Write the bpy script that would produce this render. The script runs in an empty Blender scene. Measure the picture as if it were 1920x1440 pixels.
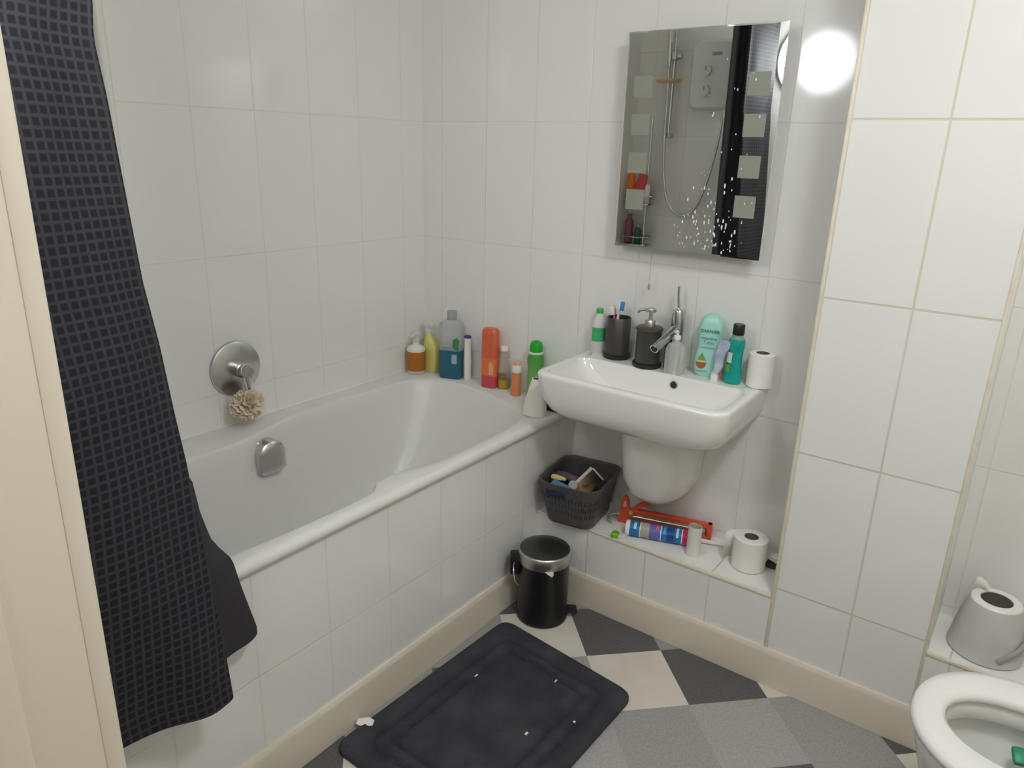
import bpy, bmesh, math, random
from mathutils import Vector, Matrix
PI = math.pi
random.seed(4)
SC = bpy.context.scene
COL = SC.collection

# ------------------------------------------------------------------ camera, world, exposure
cam_d = bpy.data.cameras.new('camera'); cam = bpy.data.objects.new('camera', cam_d); COL.objects.link(cam)
cam_d.sensor_width = 36; cam_d.lens = 25.6855; cam_d.clip_start = 0.02
R_ = Vector((0.80389621, 0.59412792, 0.0276206)); U_ = Vector((-0.20373352, 0.23144135, 0.9512768)); F_ = Vector((-0.55878756, 0.77035506, -0.3070986))
cam.matrix_world = Matrix(((R_.x, U_.x, -F_.x, 1.90998), (R_.y, U_.y, -F_.y, -2.04209), (R_.z, U_.z, -F_.z, 1.43079), (0, 0, 0, 1)))
SC.camera = cam
w = bpy.data.worlds.new('world'); SC.world = w; w.use_nodes = True
w.node_tree.nodes['Background'].inputs[0].default_value = (0.95, 0.97, 1.0, 1)
w.node_tree.nodes['Background'].inputs[1].default_value = 0.12
SC.view_settings.view_transform = 'Standard'; SC.view_settings.look = 'None'
SC.view_settings.exposure = -0.07; SC.view_settings.gamma = 1.0; SC.view_settings.use_curve_mapping = False
LAMP_E = 23.0      # bathroom bulkhead lamp
HALL_FILL_E = 16.0       # added fill lamp in the hall, out of view
CEIL_FILL_E = 58.0      # added fill lamp on the bathroom ceiling, out of view
SC.cycles.max_bounces = 14; SC.cycles.diffuse_bounces = 8; SC.cycles.glossy_bounces = 6; SC.cycles.transmission_bounces = 10
SC.cycles.caustics_reflective = False; SC.cycles.sample_clamp_indirect = 6.0

# ------------------------------------------------------------------ material helpers
MATS = {}
def mat(name, col, rough=0.5, metal=0.0, trans=0.0, ior=1.45, alpha=1.0, sub=0.0, coat=0.0, noise=None, emit=0.0, spec=0.5, bump=None):
    m = bpy.data.materials.new(name); m.use_nodes = True
    nt = m.node_tree; b = nt.nodes['Principled BSDF']
    b.inputs['Base Color'].default_value = (*col, 1); b.inputs['Roughness'].default_value = rough
    b.inputs['Metallic'].default_value = metal; b.inputs['Transmission Weight'].default_value = trans
    b.inputs['IOR'].default_value = ior; b.inputs['Alpha'].default_value = alpha
    b.inputs['Coat Weight'].default_value = coat; b.inputs['Specular IOR Level'].default_value = spec
    if sub: b.inputs['Subsurface Weight'].default_value = sub; b.inputs['Subsurface Radius'].default_value = (.01, .01, .01)
    if emit: b.inputs['Emission Color'].default_value = (*col, 1); b.inputs['Emission Strength'].default_value = emit
    if noise:                                     # (scale, second colour)
        n = nt.nodes.new('ShaderNodeTexNoise'); n.inputs['Scale'].default_value = noise[0]; n.inputs['Detail'].default_value = 4
        tc = nt.nodes.new('ShaderNodeTexCoord'); nt.links.new(tc.outputs['Object'], n.inputs['Vector'])
        r = nt.nodes.new('ShaderNodeValToRGB'); r.color_ramp.elements[0].position = .35; r.color_ramp.elements[1].position = .65
        r.color_ramp.elements[0].color = (*col, 1); r.color_ramp.elements[1].color = (*noise[1], 1)
        nt.links.new(n.outputs['Fac'], r.inputs['Fac']); nt.links.new(r.outputs['Color'], b.inputs['Base Color'])
    if bump:                                      # (scale, strength, distance)
        n = nt.nodes.new('ShaderNodeTexNoise'); n.inputs['Scale'].default_value = bump[0]; n.inputs['Detail'].default_value = 5
        tc = nt.nodes.new('ShaderNodeTexCoord'); nt.links.new(tc.outputs['Object'], n.inputs['Vector'])
        bp = nt.nodes.new('ShaderNodeBump'); bp.inputs['Strength'].default_value = bump[1]; bp.inputs['Distance'].default_value = bump[2]
        nt.links.new(n.outputs['Fac'], bp.inputs['Height']); nt.links.new(bp.outputs['Normal'], b.inputs['Normal'])
    MATS[name] = m
    return m

def tile_mat(name, axis, u0, du, z0, dz, base, grout, gw=0.0035, rough=0.08, tilt=0.012, soft=1.6, vert=None):
    """glazed wall tiles: straight grid in the plane of `axis` and z, grout lines, each tile very slightly tilted"""
    m = bpy.data.materials.new(name); m.use_nodes = True; nt = m.node_tree; N = nt.nodes; L = nt.links
    b = N['Principled BSDF']; b.inputs['Roughness'].default_value = rough
    tc = N.new('ShaderNodeTexCoord'); sp = N.new('ShaderNodeSeparateXYZ'); L.new(tc.outputs['Object'], sp.inputs[0])
    def M(op, a, b_=None, c=None):
        n = N.new('ShaderNodeMath'); n.operation = op
        for i, v in enumerate((a, b_, c)):
            if v is None: continue
            if hasattr(v, 'links'): L.new(v, n.inputs[i])
            else: n.inputs[i].default_value = v
        return n.outputs[0]
    masks, cells = [], []
    for out, o, d in ((sp.outputs[axis], u0, du), (sp.outputs['Z'], z0, dz)):
        t = M('DIVIDE', M('SUBTRACT', out, o), d)
        cells.append(M('FLOOR', t))
        dist = M('MULTIPLY', M('PINGPONG', t, 0.5), d)
        r = N.new('ShaderNodeMapRange'); r.interpolation_type = 'SMOOTHSTEP'
        L.new(dist, r.inputs['Value']); r.inputs['From Min'].default_value = gw / 2 / soft; r.inputs['From Max'].default_value = gw / 2 * soft
        r.inputs['To Min'].default_value = 1; r.inputs['To Max'].default_value = 0
        masks.append(r.outputs[0])
    g = M('MAXIMUM', masks[0], masks[1])
    wn = N.new('ShaderNodeTexNoise'); wn.inputs['Scale'].default_value = 3; L.new(tc.outputs['Object'], wn.inputs['Vector'])
    gf = M('MULTIPLY', g, M('MULTIPLY_ADD', wn.outputs['Fac'], 0.9, 0.45))
    gf = M('MINIMUM', gf, 1.0)
    mx = N.new('ShaderNodeMix'); mx.data_type = 'RGBA'; L.new(gf, mx.inputs['Factor'])
    mx.inputs['A'].default_value = (*base, 1); mx.inputs['B'].default_value = (*grout, 1)
    L.new(mx.outputs['Result'], b.inputs['Base Color'])
    cv = N.new('ShaderNodeCombineXYZ'); L.new(cells[0], cv.inputs[0]); L.new(cells[1], cv.inputs[1])
    wh = N.new('ShaderNodeTexWhiteNoise'); L.new(cv.outputs[0], wh.inputs['Vector'])
    v1 = N.new('ShaderNodeVectorMath'); v1.operation = 'SUBTRACT'; L.new(wh.outputs['Color'], v1.inputs[0]); v1.inputs[1].default_value = (.5, .5, .5)
    v2 = N.new('ShaderNodeVectorMath'); v2.operation = 'SCALE'; L.new(v1.outputs[0], v2.inputs[0]); v2.inputs['Scale'].default_value = tilt
    ge = N.new('ShaderNodeNewGeometry')
    v3 = N.new('ShaderNodeVectorMath'); v3.operation = 'ADD'; L.new(v2.outputs[0], v3.inputs[0]); L.new(ge.outputs['Normal'], v3.inputs[1])
    bp = N.new('ShaderNodeBump'); bp.inputs['Strength'].default_value = .35; bp.inputs['Distance'].default_value = .002; bp.invert = True
    L.new(g, bp.inputs['Height']); L.new(v3.outputs[0], bp.inputs['Normal']); L.new(bp.outputs['Normal'], b.inputs['Normal'])
    rr = M('MULTIPLY_ADD', g, 0.5, rough); L.new(rr, b.inputs['Roughness'])
    return m

# ------------------------------------------------------------------ mesh helpers
def finish(bm, sharp=38):
    bmesh.ops.recalc_face_normals(bm, faces=bm.faces)
    for f in bm.faces: f.smooth = True
    for e in bm.edges:
        if len(e.link_faces) == 2 and e.calc_face_angle(0) > math.radians(sharp): e.smooth = False

def obj(name, bm, m=None, parent=None, sharp=38, recalc=True):
    if recalc: finish(bm, sharp)
    me = bpy.data.meshes.new(name); bm.to_mesh(me); bm.free()
    o = bpy.data.objects.new(name, me); COL.objects.link(o)
    for k in (m if isinstance(m, (list, tuple)) else [m]):
        if k: me.materials.append(k)
    if parent: o.parent = parent
    return o

def tag(o, label, cat, group=None, kind=None):
    if label: o['label'] = label
    if cat: o['category'] = cat
    if group: o['group'] = group
    if kind: o['kind'] = kind
    return o

def thing(name, label, cat, loc=(0, 0, 0), rot=(0, 0, 0), group=None):
    o = bpy.data.objects.new(name, None); COL.objects.link(o); o.location = loc; o.rotation_euler = rot; o.empty_display_size = .05
    return tag(o, label, cat, group)

def struct(name, bm, m, label=None, cat='setting', sharp=38):
    o = obj(name, bm, m, sharp=sharp); o['kind'] = 'structure'
    o['label'] = label or name.replace('_', ' '); o['category'] = cat
    return o

def NB(): return bmesh.new()

def box(bm, x0, x1, y0, y1, z0, z1, bev=0, seg=2, mi=0, M=None):
    r = bmesh.ops.create_cube(bm, size=1.0)
    vs = r['verts']
    bmesh.ops.scale(bm, vec=(x1 - x0, y1 - y0, z1 - z0), verts=vs)
    bmesh.ops.translate(bm, vec=((x0 + x1) / 2, (y0 + y1) / 2, (z0 + z1) / 2), verts=vs)
    fs = set(f for v in vs for f in v.link_faces)
    for f in fs: f.material_index = mi
    if bev:
        es = list(set(e for v in vs for e in v.link_edges))
        g = bmesh.ops.bevel(bm, geom=es, offset=bev, segments=seg, profile=.5, affect='EDGES', clamp_overlap=True)
        vs = list(set(v for f in g['faces'] for v in f.verts) | set(v for v in vs if v.is_valid))
    if M is not None: bmesh.ops.transform(bm, matrix=M, verts=[v for v in vs if v.is_valid])
    return bm

def loft(bm, rings, cap0=True, cap1=True, closed=True, mis=None):
    """rings: lists of 3-D points with equal counts"""
    vr = [[bm.verts.new(p) for p in r] for r in rings]
    n = len(vr[0])
    for i in range(len(vr) - 1):
        for j in range(n if closed else n - 1):
            k = (j + 1) % n
            try:
                f = bm.faces.new((vr[i][j], vr[i][k], vr[i + 1][k], vr[i + 1][j]))
                if mis: f.material_index = mis[i]
            except ValueError: pass
    if cap0:
        f = bm.faces.new(list(reversed(vr[0])))
        if mis: f.material_index = mis[0]
    if cap1:
        f = bm.faces.new(vr[-1])
        if mis: f.material_index = mis[-1]
    return vr

def circ(r, z, n=32, cx=0, cy=0, sx=1, sy=1):
    return [(cx + r * sx * math.cos(2 * PI * i / n), cy + r * sy * math.sin(2 * PI * i / n), z) for i in range(n)]

def lathe(bm, prof, n=32, cx=0, cy=0, sx=1, sy=1, cap0=True, cap1=True, mis=None):
    loft(bm, [circ(r, z, n, cx, cy, sx, sy) for r, z in prof], cap0, cap1, True, mis); return bm

def rrect(hw, hd, r, z, cx=0, cy=0, k=8):
    r = max(1e-4, min(r, hw, hd)); pts = []
    for (sx, sy, a0) in ((1, 1, 0), (-1, 1, 90), (-1, -1, 180), (1, -1, 270)):
        for i in range(k + 1):
            a = math.radians(a0 + 90 * i / k)
            pts.append((cx + sx * (hw - r) + r * math.cos(a), cy + sy * (hd - r) + r * math.sin(a), z))
    return pts

def tube(bm, pts, r, n=10, caps=True, radii=None):
    pts = [Vector(p) for p in pts]; rings = []
    t0 = (pts[1] - pts[0]).normalized()
    up = Vector((0, 0, 1)) if abs(t0.z) < .9 else Vector((1, 0, 0))
    a = t0.cross(up).normalized()
    for i, p in enumerate(pts):
        t = ((pts[min(i + 1, len(pts) - 1)] - pts[max(i - 1, 0)])).normalized()
        a = (a - t * a.dot(t)).normalized(); b = t.cross(a)
        rr = radii[i] if radii else r
        rings.append([p + rr * (a * math.cos(2 * PI * j / n) + b * math.sin(2 * PI * j / n)) for j in range(n)])
    loft(bm, rings, caps, caps); return bm

def smooth_pts(P, sub=6, closed=False):
    P = [Vector(p) for p in P]; n = len(P); out = []
    for i in range(n if closed else n - 1):
        p0, p1, p2, p3 = (P[(i - 1) % n], P[i], P[(i + 1) % n], P[(i + 2) % n]) if closed else (P[max(i - 1, 0)], P[i], P[i + 1], P[min(i + 2, n - 1)])
        for k in range(sub):
            t = k / sub
            out.append(.5 * ((2 * p1) + (p2 - p0) * t + (2 * p0 - 5 * p1 + 4 * p2 - p3) * t * t + (3 * p1 - p0 - 3 * p2 + p3) * t ** 3))
    if not closed: out.append(P[-1])
    return out

def prism(bm, outline, t, M=None, mi=0):
    """outline (list of x,z) extruded along y by t, centred"""
    a = [bm.verts.new((x, -t / 2, z)) for x, z in outline]; b = [bm.verts.new((x, t / 2, z)) for x, z in outline]
    n = len(a); fs = [bm.faces.new(a), bm.faces.new(list(reversed(b)))]
    for i in range(n): fs.append(bm.faces.new((a[i], b[i], b[(i + 1) % n], a[(i + 1) % n])))
    for f in fs: f.material_index = mi
    if M is not None: bmesh.ops.transform(bm, matrix=M, verts=a + b)
    return bm

def text_part(name, s, size, m, parent, M, depth=.0003):
    cu = bpy.data.curves.new(name, 'FONT'); cu.body = s; cu.size = size; cu.extrude = depth; cu.align_x = 'CENTER'
    to = bpy.data.objects.new(name + '_c', cu); COL.objects.link(to)
    dg = bpy.context.evaluated_depsgraph_get(); me = bpy.data.meshes.new_from_object(to.evaluated_get(dg))
    bpy.data.objects.remove(to); bpy.data.curves.remove(cu)
    me.transform(M); me.materials.clear(); me.materials.append(m); me.name = name
    o = bpy.data.objects.new(name, me); COL.objects.link(o); o.parent = parent
    return o

def band(bm, r0, z0, z1, a0, a1, n=14, sx=1, sy=1):
    """part of a cylinder skin (a label)"""
    A = [math.radians(a0 + (a1 - a0) * i / n) for i in range(n + 1)]
    lo = [bm.verts.new((r0 * sx * math.cos(a), r0 * sy * math.sin(a), z0)) for a in A]
    hi = [bm.verts.new((r0 * sx * math.cos(a), r0 * sy * math.sin(a), z1)) for a in A]
    for i in range(n): bm.faces.new((lo[i], lo[i + 1], hi[i + 1], hi[i]))
    return bm

# ------------------------------------------------------------------ materials
TW = (.80, .795, .775)
PX, PZ = .2, .4015
m_tile_back = tile_mat('tile_back', 'X', .092, .2, .308, PZ, TW, (.70, .685, .64), .0030)
m_tile_left = tile_mat('tile_left', 'Y', -.107, .1965, .308, PZ, TW, (.70, .685, .64), .0030)
m_tile_col = tile_mat('tile_column', 'X', 1.4885, .1945, .308, PZ, TW, (.62, .56, .45), .0045)
m_tile_panel = tile_mat('tile_panel', 'Y', -.0915, .199, .311, PZ, TW, (.70, .685, .64), .003)
m_tile_ledge = tile_mat('tile_ledge', 'X', .895, .2035, .308, PZ, TW, (.64, .60, .52), .0035)
m_tile_top = tile_mat('tile_top', 'X', .70, .605, 0, 5, (.82, .81, .78), (.45, .42, .36), .0035)
m_tile_end = tile_mat('tile_end', 'X', .092, .2, .308, PZ, TW, (.70, .685, .64), .0030)
m_paint = mat('wall_paint', (.78, .74, .66), .6)
m_ceil = mat('ceiling_paint', (.82, .81, .78), .8)
m_hall = mat('hall_paint', (.80, .74, .64), .7)
m_gloss = mat('cream_gloss_paint', (.755, .68, .575), .28, noise=(2.2, (.735, .665, .56)))
m_skirt = mat('skirting_paint', (.72, .665, .56), .35, noise=(3, (.69, .63, .52)))
m_trim = mat('cream_trim', (.76, .71, .61), .4, noise=(25, (.70, .63, .50)))
m_wtrim = mat('white_trim', (.80, .79, .74), .25)
m_ceramic = mat('white_ceramic', (.82, .815, .79), .08, coat=.4)
m_acrylic = mat('white_acrylic', (.71, .705, .69), .28, coat=.0)
m_chrome = mat('chrome', (.62, .62, .63), .12, metal=1)
m_satin = mat('satin_chrome', (.62, .62, .62), .27, metal=1)
m_steel = mat('brushed_steel', (.55, .53, .50), .3, metal=1)
m_black = mat('black_plastic', (.012, .012, .014), .35)
m_blackm = mat('black_enamel', (.012, .012, .013), .28)
m_white = mat('white_plastic', (.80, .79, .76), .3)
m_paper = mat('white_tissue', (.82, .80, .76), .9, bump=(120, .4, .001))
m_card = mat('brown_card', (.16, .12, .085), .9)
m_cardl = mat('grey_card', (.50, .46, .38), .9)
m_dark = mat('dark_hole', (.02, .02, .02), .6)
m_mirror = mat('mirror_silver', (.90, .92, .87), .015, metal=1)
m_frost = mat('frosted_glass', (.27, .28, .23), .55)
m_clear = mat('clear_plastic', (.93, .95, .95), .05, trans=.92, ior=1.15)
m_lampg = mat('lamp_glass', (.96, 1.0, 1.03), .4, emit=LAMP_E)
m_hall_fill = mat('hall_fill_glass', (1.0, 1.0, .98), .4, emit=HALL_FILL_E)
m_ceil_fill = mat('ceiling_fill_glass', (.96, 1.0, 1.03), .4, emit=CEIL_FILL_E)

# ------------------------------------------------------------------ the setting
W, D, ZL, ZS, XC0, XC1, XR, YE, ZC = .70, .2065, .281, .1164, 1.4815, 1.858, 2.45, -1.76, 2.32
DX0, DX1, DZ = 1.128, 2.04, 2.02          # doorway
YH = -1.89                               # hall face of the end wall

# floor: sheet vinyl printed with squares set diagonally in cream, grey and charcoal
f_w = mat('vinyl_cream', (.62, .58, .50), .38, noise=(9, (.66, .62, .55)))
f_g = mat('vinyl_grey', (.355, .345, .325), .5, noise=(160, (.285, .278, .268)))
f_g2 = mat('vinyl_pale_grey', (.40, .39, .37), .5, noise=(160, (.325, .317, .303)))
f_d = mat('vinyl_charcoal', (.118, .114, .117), .5, noise=(160, (.085, .082, .086)))
S = .229; OX, OY = 1.039, -.4234; q = S / math.sqrt(2)
KNOWN = {(0, 0): 0, (0, -1): 3, (1, 0): 3, (-1, -1): 0, (-1, 0): 1, (1, -1): 1, (0, -2): 1, (-1, -2): 3, (-2, -1): 1, (-2, 0): 3, (0, 1): 1, (1, 1): 2,
         (2, 0): 0, (2, 1): 1, (1, 2): 3, (3, 1): 3, (3, 2): 0, (-2, -2): 1, (2, 2): 1, (-3, 0): 1, (-4, 1): 3, (-3, 1): 0, (-3, -1): 1, (-3, -2): 0, (-1, 1): 2}
bm = NB(); vd = {}
def fv(i, j):
    if (i, j) not in vd: vd[(i, j)] = bm.verts.new((OX + q * (i + j), OY + q * (i - j), 0))
    return vd[(i, j)]
for i in range(-16, 12):
    for j in range(-10, 20):
        cx, cy = OX + q * (i + j + 1), OY + q * (i - j)
        if not (.2 < cx < 2.9 and -3.8 < cy < .3): continue
        f = bm.faces.new((fv(i, j), fv(i, j + 1), fv(i + 1, j + 1), fv(i + 1, j)))
        f.material_index = KNOWN.get((i, j), (1, 3, 2, 0)[(i + 3 * j) % 4])
for co, no in (((.45, 0, 0), (-1, 0, 0)), ((XR, 0, 0), (1, 0, 0)), ((0, 0, 0), (0, 1, 0)), ((0, -3.5, 0), (0, -1, 0))):
    bmesh.ops.bisect_plane(bm, geom=bm.verts[:] + bm.edges[:] + bm.faces[:], plane_co=co, plane_no=no, clear_outer=True)
struct('floor', bm, [f_w, f_g, f_g2, f_d], 'vinyl floor of diagonal cream, grey and charcoal squares', 'floor')

bm = NB(); box(bm, -.12, XR + .12, -3.62, .12, ZC, ZC + .1); struct('ceiling', bm, m_ceil, 'flat white ceiling', 'ceiling')
bm = NB(); box(bm, -.12, 0, YH, 0, 0, ZC); struct('wall_left', bm, m_tile_left, 'white tiled wall along the bath', 'wall')
bm = NB(); box(bm, -.12, XR + .12, 0, .12, 0, ZC); struct('wall_back', bm, m_tile_back, 'white tiled wall behind the washbasin', 'wall')
bm = NB(); box(bm, XR, XR + .12, -3.5, 0, 0, ZC); struct('wall_right', bm, m_paint, 'painted wall behind the toilet', 'wall')
bm = NB(); box(bm, 0, DX0, YH, YE, 0, ZC); box(bm, DX1, XR, YH, YE, 0, ZC); box(bm, DX0, DX1, YH, YE, DZ, ZC)
struct('wall_end', bm, m_tile_end, 'white tiled wall at the shower end, with the doorway', 'wall')
bm = NB(); box(bm, .1, XR, -3.62, -3.5, 0, ZC); box(bm, 0, .1, -3.62, YH, 0, ZC)
struct('wall_hall', bm, m_hall, 'painted walls of the hall outside the door', 'wall')

# boxed-in ledges and the pipe column between them
def ledge(name, x0, x1, label):
    bm = NB(); box(bm, x0, x1, -D, 0, 0, ZL)
    for f in bm.faces: f.normal_update(); f.material_index = 1 if f.normal.z > .9 else 0
    return struct(name, bm, [m_tile_ledge, m_tile_top], label, 'ledge')
ledge('wall_ledge_basin', W, XC0, 'low white tiled ledge below the washbasin')
ledge('wall_ledge_toilet', XC1, XR, 'low white tiled ledge beside the toilet')
bm = NB(); box(bm, XC0, XC1, -D, 0, 0, ZC); struct('wall_column', bm, m_tile_col, 'full-height white tiled boxing between the two ledges', 'wall')
bm = NB(); box(bm, W - .03, W, -1.70, -.0005, 0, .572); struct('wall_bath', bm, m_tile_panel, 'white tiled side panel of the bath', 'wall')

# trims
def trimbox(name, b, m, label, bev=.002):
    bm = NB(); box(bm, *b, bev=bev); return struct(name, bm, m, label, 'trim')
trimbox('trim_1', (XC0 - .0015, XC0 + .007, -D - .0025, -D + .008, ZS, ZC), m_trim, 'cream corner strip at the left edge of the tiled column')
trimbox('trim_2', (XC1 - .006, XC1 + .002, -D - .0025, -D + .008, ZS, ZC), m_trim, 'cream corner strip at the right edge of the tiled column')
trimbox('trim_3', (XC1 + .0005, XC1 + .004, -D + .01, -.0005, ZL + .001, ZC), m_wtrim, 'white strip on the side of the tiled column')
trimbox('trim_4', (W + .001, XC0 - .002, -D - .003, -D + .007, ZL - .008, ZL + .0015), m_trim, 'stained cream strip along the front of the basin ledge')
trimbox('trim_5', (XC1 + .003, XR - .001, -D - .003, -D + .007, ZL - .008, ZL + .0015), m_trim, 'cream strip along the front of the toilet ledge')
bm = NB(); tube(bm, [(.004, -1.106, .61), (.004, -1.106, ZC - .001)], .013, 16); struct('trim_6', bm, m_wtrim, 'white rounded strip down the left wall by the curtain', 'trim')
bm = NB(); tube(bm, [(.002, -1.70, .607), (.002, -.002, .607)], .003, 8); tube(bm, [(.002, -.002, .607), (.715, -.002, .607)], .003, 8)
struct('trim_7', bm, m_wtrim, 'white sealant bead where the bath meets the tiles', 'trim')
def skirting(name, prof, p0, p1, label):
    bm = NB(); rings = []
    for p in (p0, p1):
        rings.append([(p[0] + a * p[2], p[1] + a * p[3], z) for a, z in prof])
    loft(bm, rings, True, True); return struct(name, bm, m_skirt, label, 'skirting', sharp=30)
PR = [(0.0003, 0.0005), (.0105, 0.0005), (.0105, ZS - .016), (.009, ZS - .008), (.005, ZS), (.0003, ZS)]
skirting('baseboard_left', PR, (W, -1.70, 1, 0), (W, -D - .0106, 1, 0), 'cream painted skirting along the bath panel')
skirting('baseboard_back', PR, (W + .0003, -D, 0, -1), (XR - .001, -D, 0, -1), 'cream painted skirting along the tiled ledges')

# door lining with stop and architrave
bm = NB()
box(bm, DX0 + .0005, DX0 + .012, YH - .03, YE + .012, 0.001, DZ, bev=.003)
box(bm, DX0 + .008, DX0 + .026, YH - .014, YH + .052, 0.001, DZ, bev=.004)
box(bm, DX0 + .009, DX0 + .0138, YE - .008, YE + .0122, 0.001, DZ - .001, bev=.0025)
box(bm, DX0 - .058, DX0 + .006, YE + .001, YE + .017, 0.001, DZ + .06, bev=.005)
box(bm, DX1 - .03, DX1 - .0005, YH - .03, YE + .012, 0.001, DZ, bev=.003)
box(bm, DX1 - .004, DX1 + .06, YE + .001, YE + .017, 0.001, DZ + .06, bev=.005)
box(bm, DX0 + .03, DX1 - .03, YH - .03, YE + .012, DZ - .03, DZ - .0005, bev=.003)
struct('door_1', bm, m_gloss, 'cream gloss painted door frame at the edge of the view', 'door frame')

# ------------------------------------------------------------------ lamps
t = thing('wall_lamp', 'round white dome lamp on the shower end wall, seen as a reflection in a tile', 'lamp', (.885, YE, 1.845))
bm = NB(); lathe(bm, [(.15, 0.001), (.152, .012), (.148, .022), (.135, .024)], 40)
bmesh.ops.rotate(bm, matrix=Matrix.Rotation(-PI / 2, 3, 'X'), verts=bm.verts); obj('base_ring', bm, m_white, t)
bm = NB(); lathe(bm, [(.133, .024), (.128, .05), (.11, .075), (.075, .095), (.03, .104), (.004, .105)], 40)
bmesh.ops.rotate(bm, matrix=Matrix.Rotation(-PI / 2, 3, 'X'), verts=bm.verts); obj('lamp_shade', bm, m_lampg, t)
t = thing('hall_fill_lamp', 'added white globe fill lamp on the hall ceiling, out of view', 'lamp', (2.1, -2.9, ZC))  # unseen globe added to light the door frame from the hall
bm = NB(); lathe(bm, [(.05, -.001), (.05, -.03), (.02, -.035), (.02, -.07)], 24); obj('ceiling_rose', bm, m_white, t)
bm = NB(); bmesh.ops.create_uvsphere(bm, u_segments=32, v_segments=16, radius=.11, matrix=Matrix.Translation((0, 0, -.17))); obj('lamp_shade', bm, m_hall_fill, t)

t = thing('ceiling_fill_lamp', 'added round white fill lamp on the bathroom ceiling, out of view', 'lamp', (2.10, -1.22, ZC))  # unseen lamp added to brighten the bath panel and the room
bm = NB(); lathe(bm, [(.165, -.001), (.168, -.015), (.155, -.022)], 40); obj('base_ring', bm, m_white, t)
bm = NB(); lathe(bm, [(.154, -.022), (.15, -.04), (.12, -.065), (.06, -.08), (.004, -.083)], 40); obj('lamp_shade', bm, m_ceil_fill, t)

# ------------------------------------------------------------------ bath
bt = thing('bathtub', 'white acrylic bath with rounded end along the left wall', 'bath', (0, 0, 0))
cont = [(.655, -1.50), (.658, -1.30), (.662, -1.24), (.668, -1.13), (.671, -1.01), (.668, -.935), (.663, -.90), (.645, -.875), (.635, -.862), (.631, -.82), (.631, -.765), (.648, -.725),
        (.664, -.67), (.668, -.60), (.667, -.50), (.664, -.40), (.655, -.30), (.63, -.225), (.575, -.18), (.52, -.157), (.44, -.125), (.365, -.106), (.29, -.096), (.225, -.095), (.16, -.112), (.115, -.145),
        (.089, -.20), (.080, -.275), (.071, -.40), (.070, -.55), (.074, -.66), (.084, -.73), (.105, -.80), (.128, -.87), (.138, -.97), (.138, -1.10), (.137, -1.25), (.135, -1.40), (.14, -1.55), (.20, -1.63), (.30, -1.655), (.45, -1.655), (.57, -1.63), (.635, -1.58)]
IN = [(p.x, p.y) for p in smooth_pts([(x, y, 0) for x, y in cont], 3, True)]
RCX, RCY, RHX, RHY = .3575, -.8515, .3555, .8485
def outer_pt(x, y, gx=0):
    dx, dy = (x - RCX) / RHX, (y - RCY) / RHY
    k = 1 / max(abs(dx), abs(dy)); ox, oy = dx * k, dy * k
    if abs(ox) > .93 and abs(oy) > .93: ox, oy = math.copysign(1, ox), math.copysign(1, oy)
    return ox, oy
OUT = [outer_pt(x, y) for x, y in IN]
def oring(z, e): return [(RCX + ox * (RHX + e) if ox > 0 else RCX + ox * RHX, RCY + oy * RHY, z) for ox, oy in OUT]
def iring(z, e, ef=0, sc=1):
    out = []
    for x, y in IN:
        k = 0.36 + (x - .36) * (1 - e / .29); yy = -.875 + (y + .875) * (1 - (e + ef) / .78)
        out.append((k, yy, z))
    return out
rings = [oring(.574, -.006), oring(.578, -.001), oring(.588, .002), oring(.598, -.001), oring(.604, -.008), oring(.6055, -.016)]
rings += [iring(.6055, -.006), iring(.603, 0), iring(.596, .005), iring(.56, .013, .01), iring(.45, .03, .05), iring(.33, .05, .10), iring(.25, .075, .15), iring(.215, .11, .19), iring(.205, .16, .26)]
bm = NB(); loft(bm, rings, False, True); obj('tub', bm, m_acrylic, bt, sharp=50)
# overflow filler
pr = []
for i in range(17):
    a = PI * i / 16; pr.append((.048 * math.cos(a), .005 + .048 * math.sin(a)))
pr += [(-.048, -.04), (-.032, -.050), (.032, -.050), (.048, -.04)]
FY, FZ = -.838, .533
rings = []
for s_, o in ((1, 0), (1, .034), (.97, .042), (.85, .047), (.55, .050)):
    rings.append([(.122 + o, FY + y * s_, FZ + z * s_) for y, z in pr])
bm = NB(); loft(bm, rings); obj('overflow_filler', bm, m_satin, bt, sharp=30)
bm = NB(); lathe(bm, [(.040, 0), (.040, .030), (.034, .036)], 28)
bmesh.ops.transform(bm, matrix=Matrix.Translation((.098, FY - .018, FZ + .014)) @ Matrix.Rotation(PI / 2, 4, 'Y'), verts=bm.verts); obj('overflow_collar', bm, m_chrome, bt)

# ------------------------------------------------------------------ shower valve and sponge
vt = thing('shower_valve', 'round chrome valve plate with knob on the left wall above the bath', 'valve', (0, -.832, .778))
RY = Matrix.Rotation(PI / 2, 4, 'Y')
def onwall(bm): bmesh.ops.transform(bm, matrix=RY, verts=bm.verts); return bm
bm = NB(); lathe(bm, [(.083, .0005), (.084, .004), (.082, .008), (.078, .010), (.03, .0145)], 56); obj('plate', onwall(bm), m_satin, vt, sharp=25)
bm = NB(); lathe(bm, [(.022, .014), (.022, .04), (.019, .042), (.018, .068), (.016, .072)], 28); obj('knob', onwall(bm), m_steel, vt, sharp=30)
bm = NB(); tube(bm, [(.056, 0, -.016), (.058, .002, -.045), (.056, .004, -.075)], .0055, 10); obj('lever', bm, m_steel, vt)
sg = thing('bath_sponge', 'cream mesh bath puff hanging by its cord from the shower valve', 'sponge', (.058, -.832, .778))
m_sponge = mat('sponge_mesh', (.84, .72, .56), .85, noise=(40, (.90, .83, .72)))
bm = NB(); rg = random.Random(5)
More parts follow.
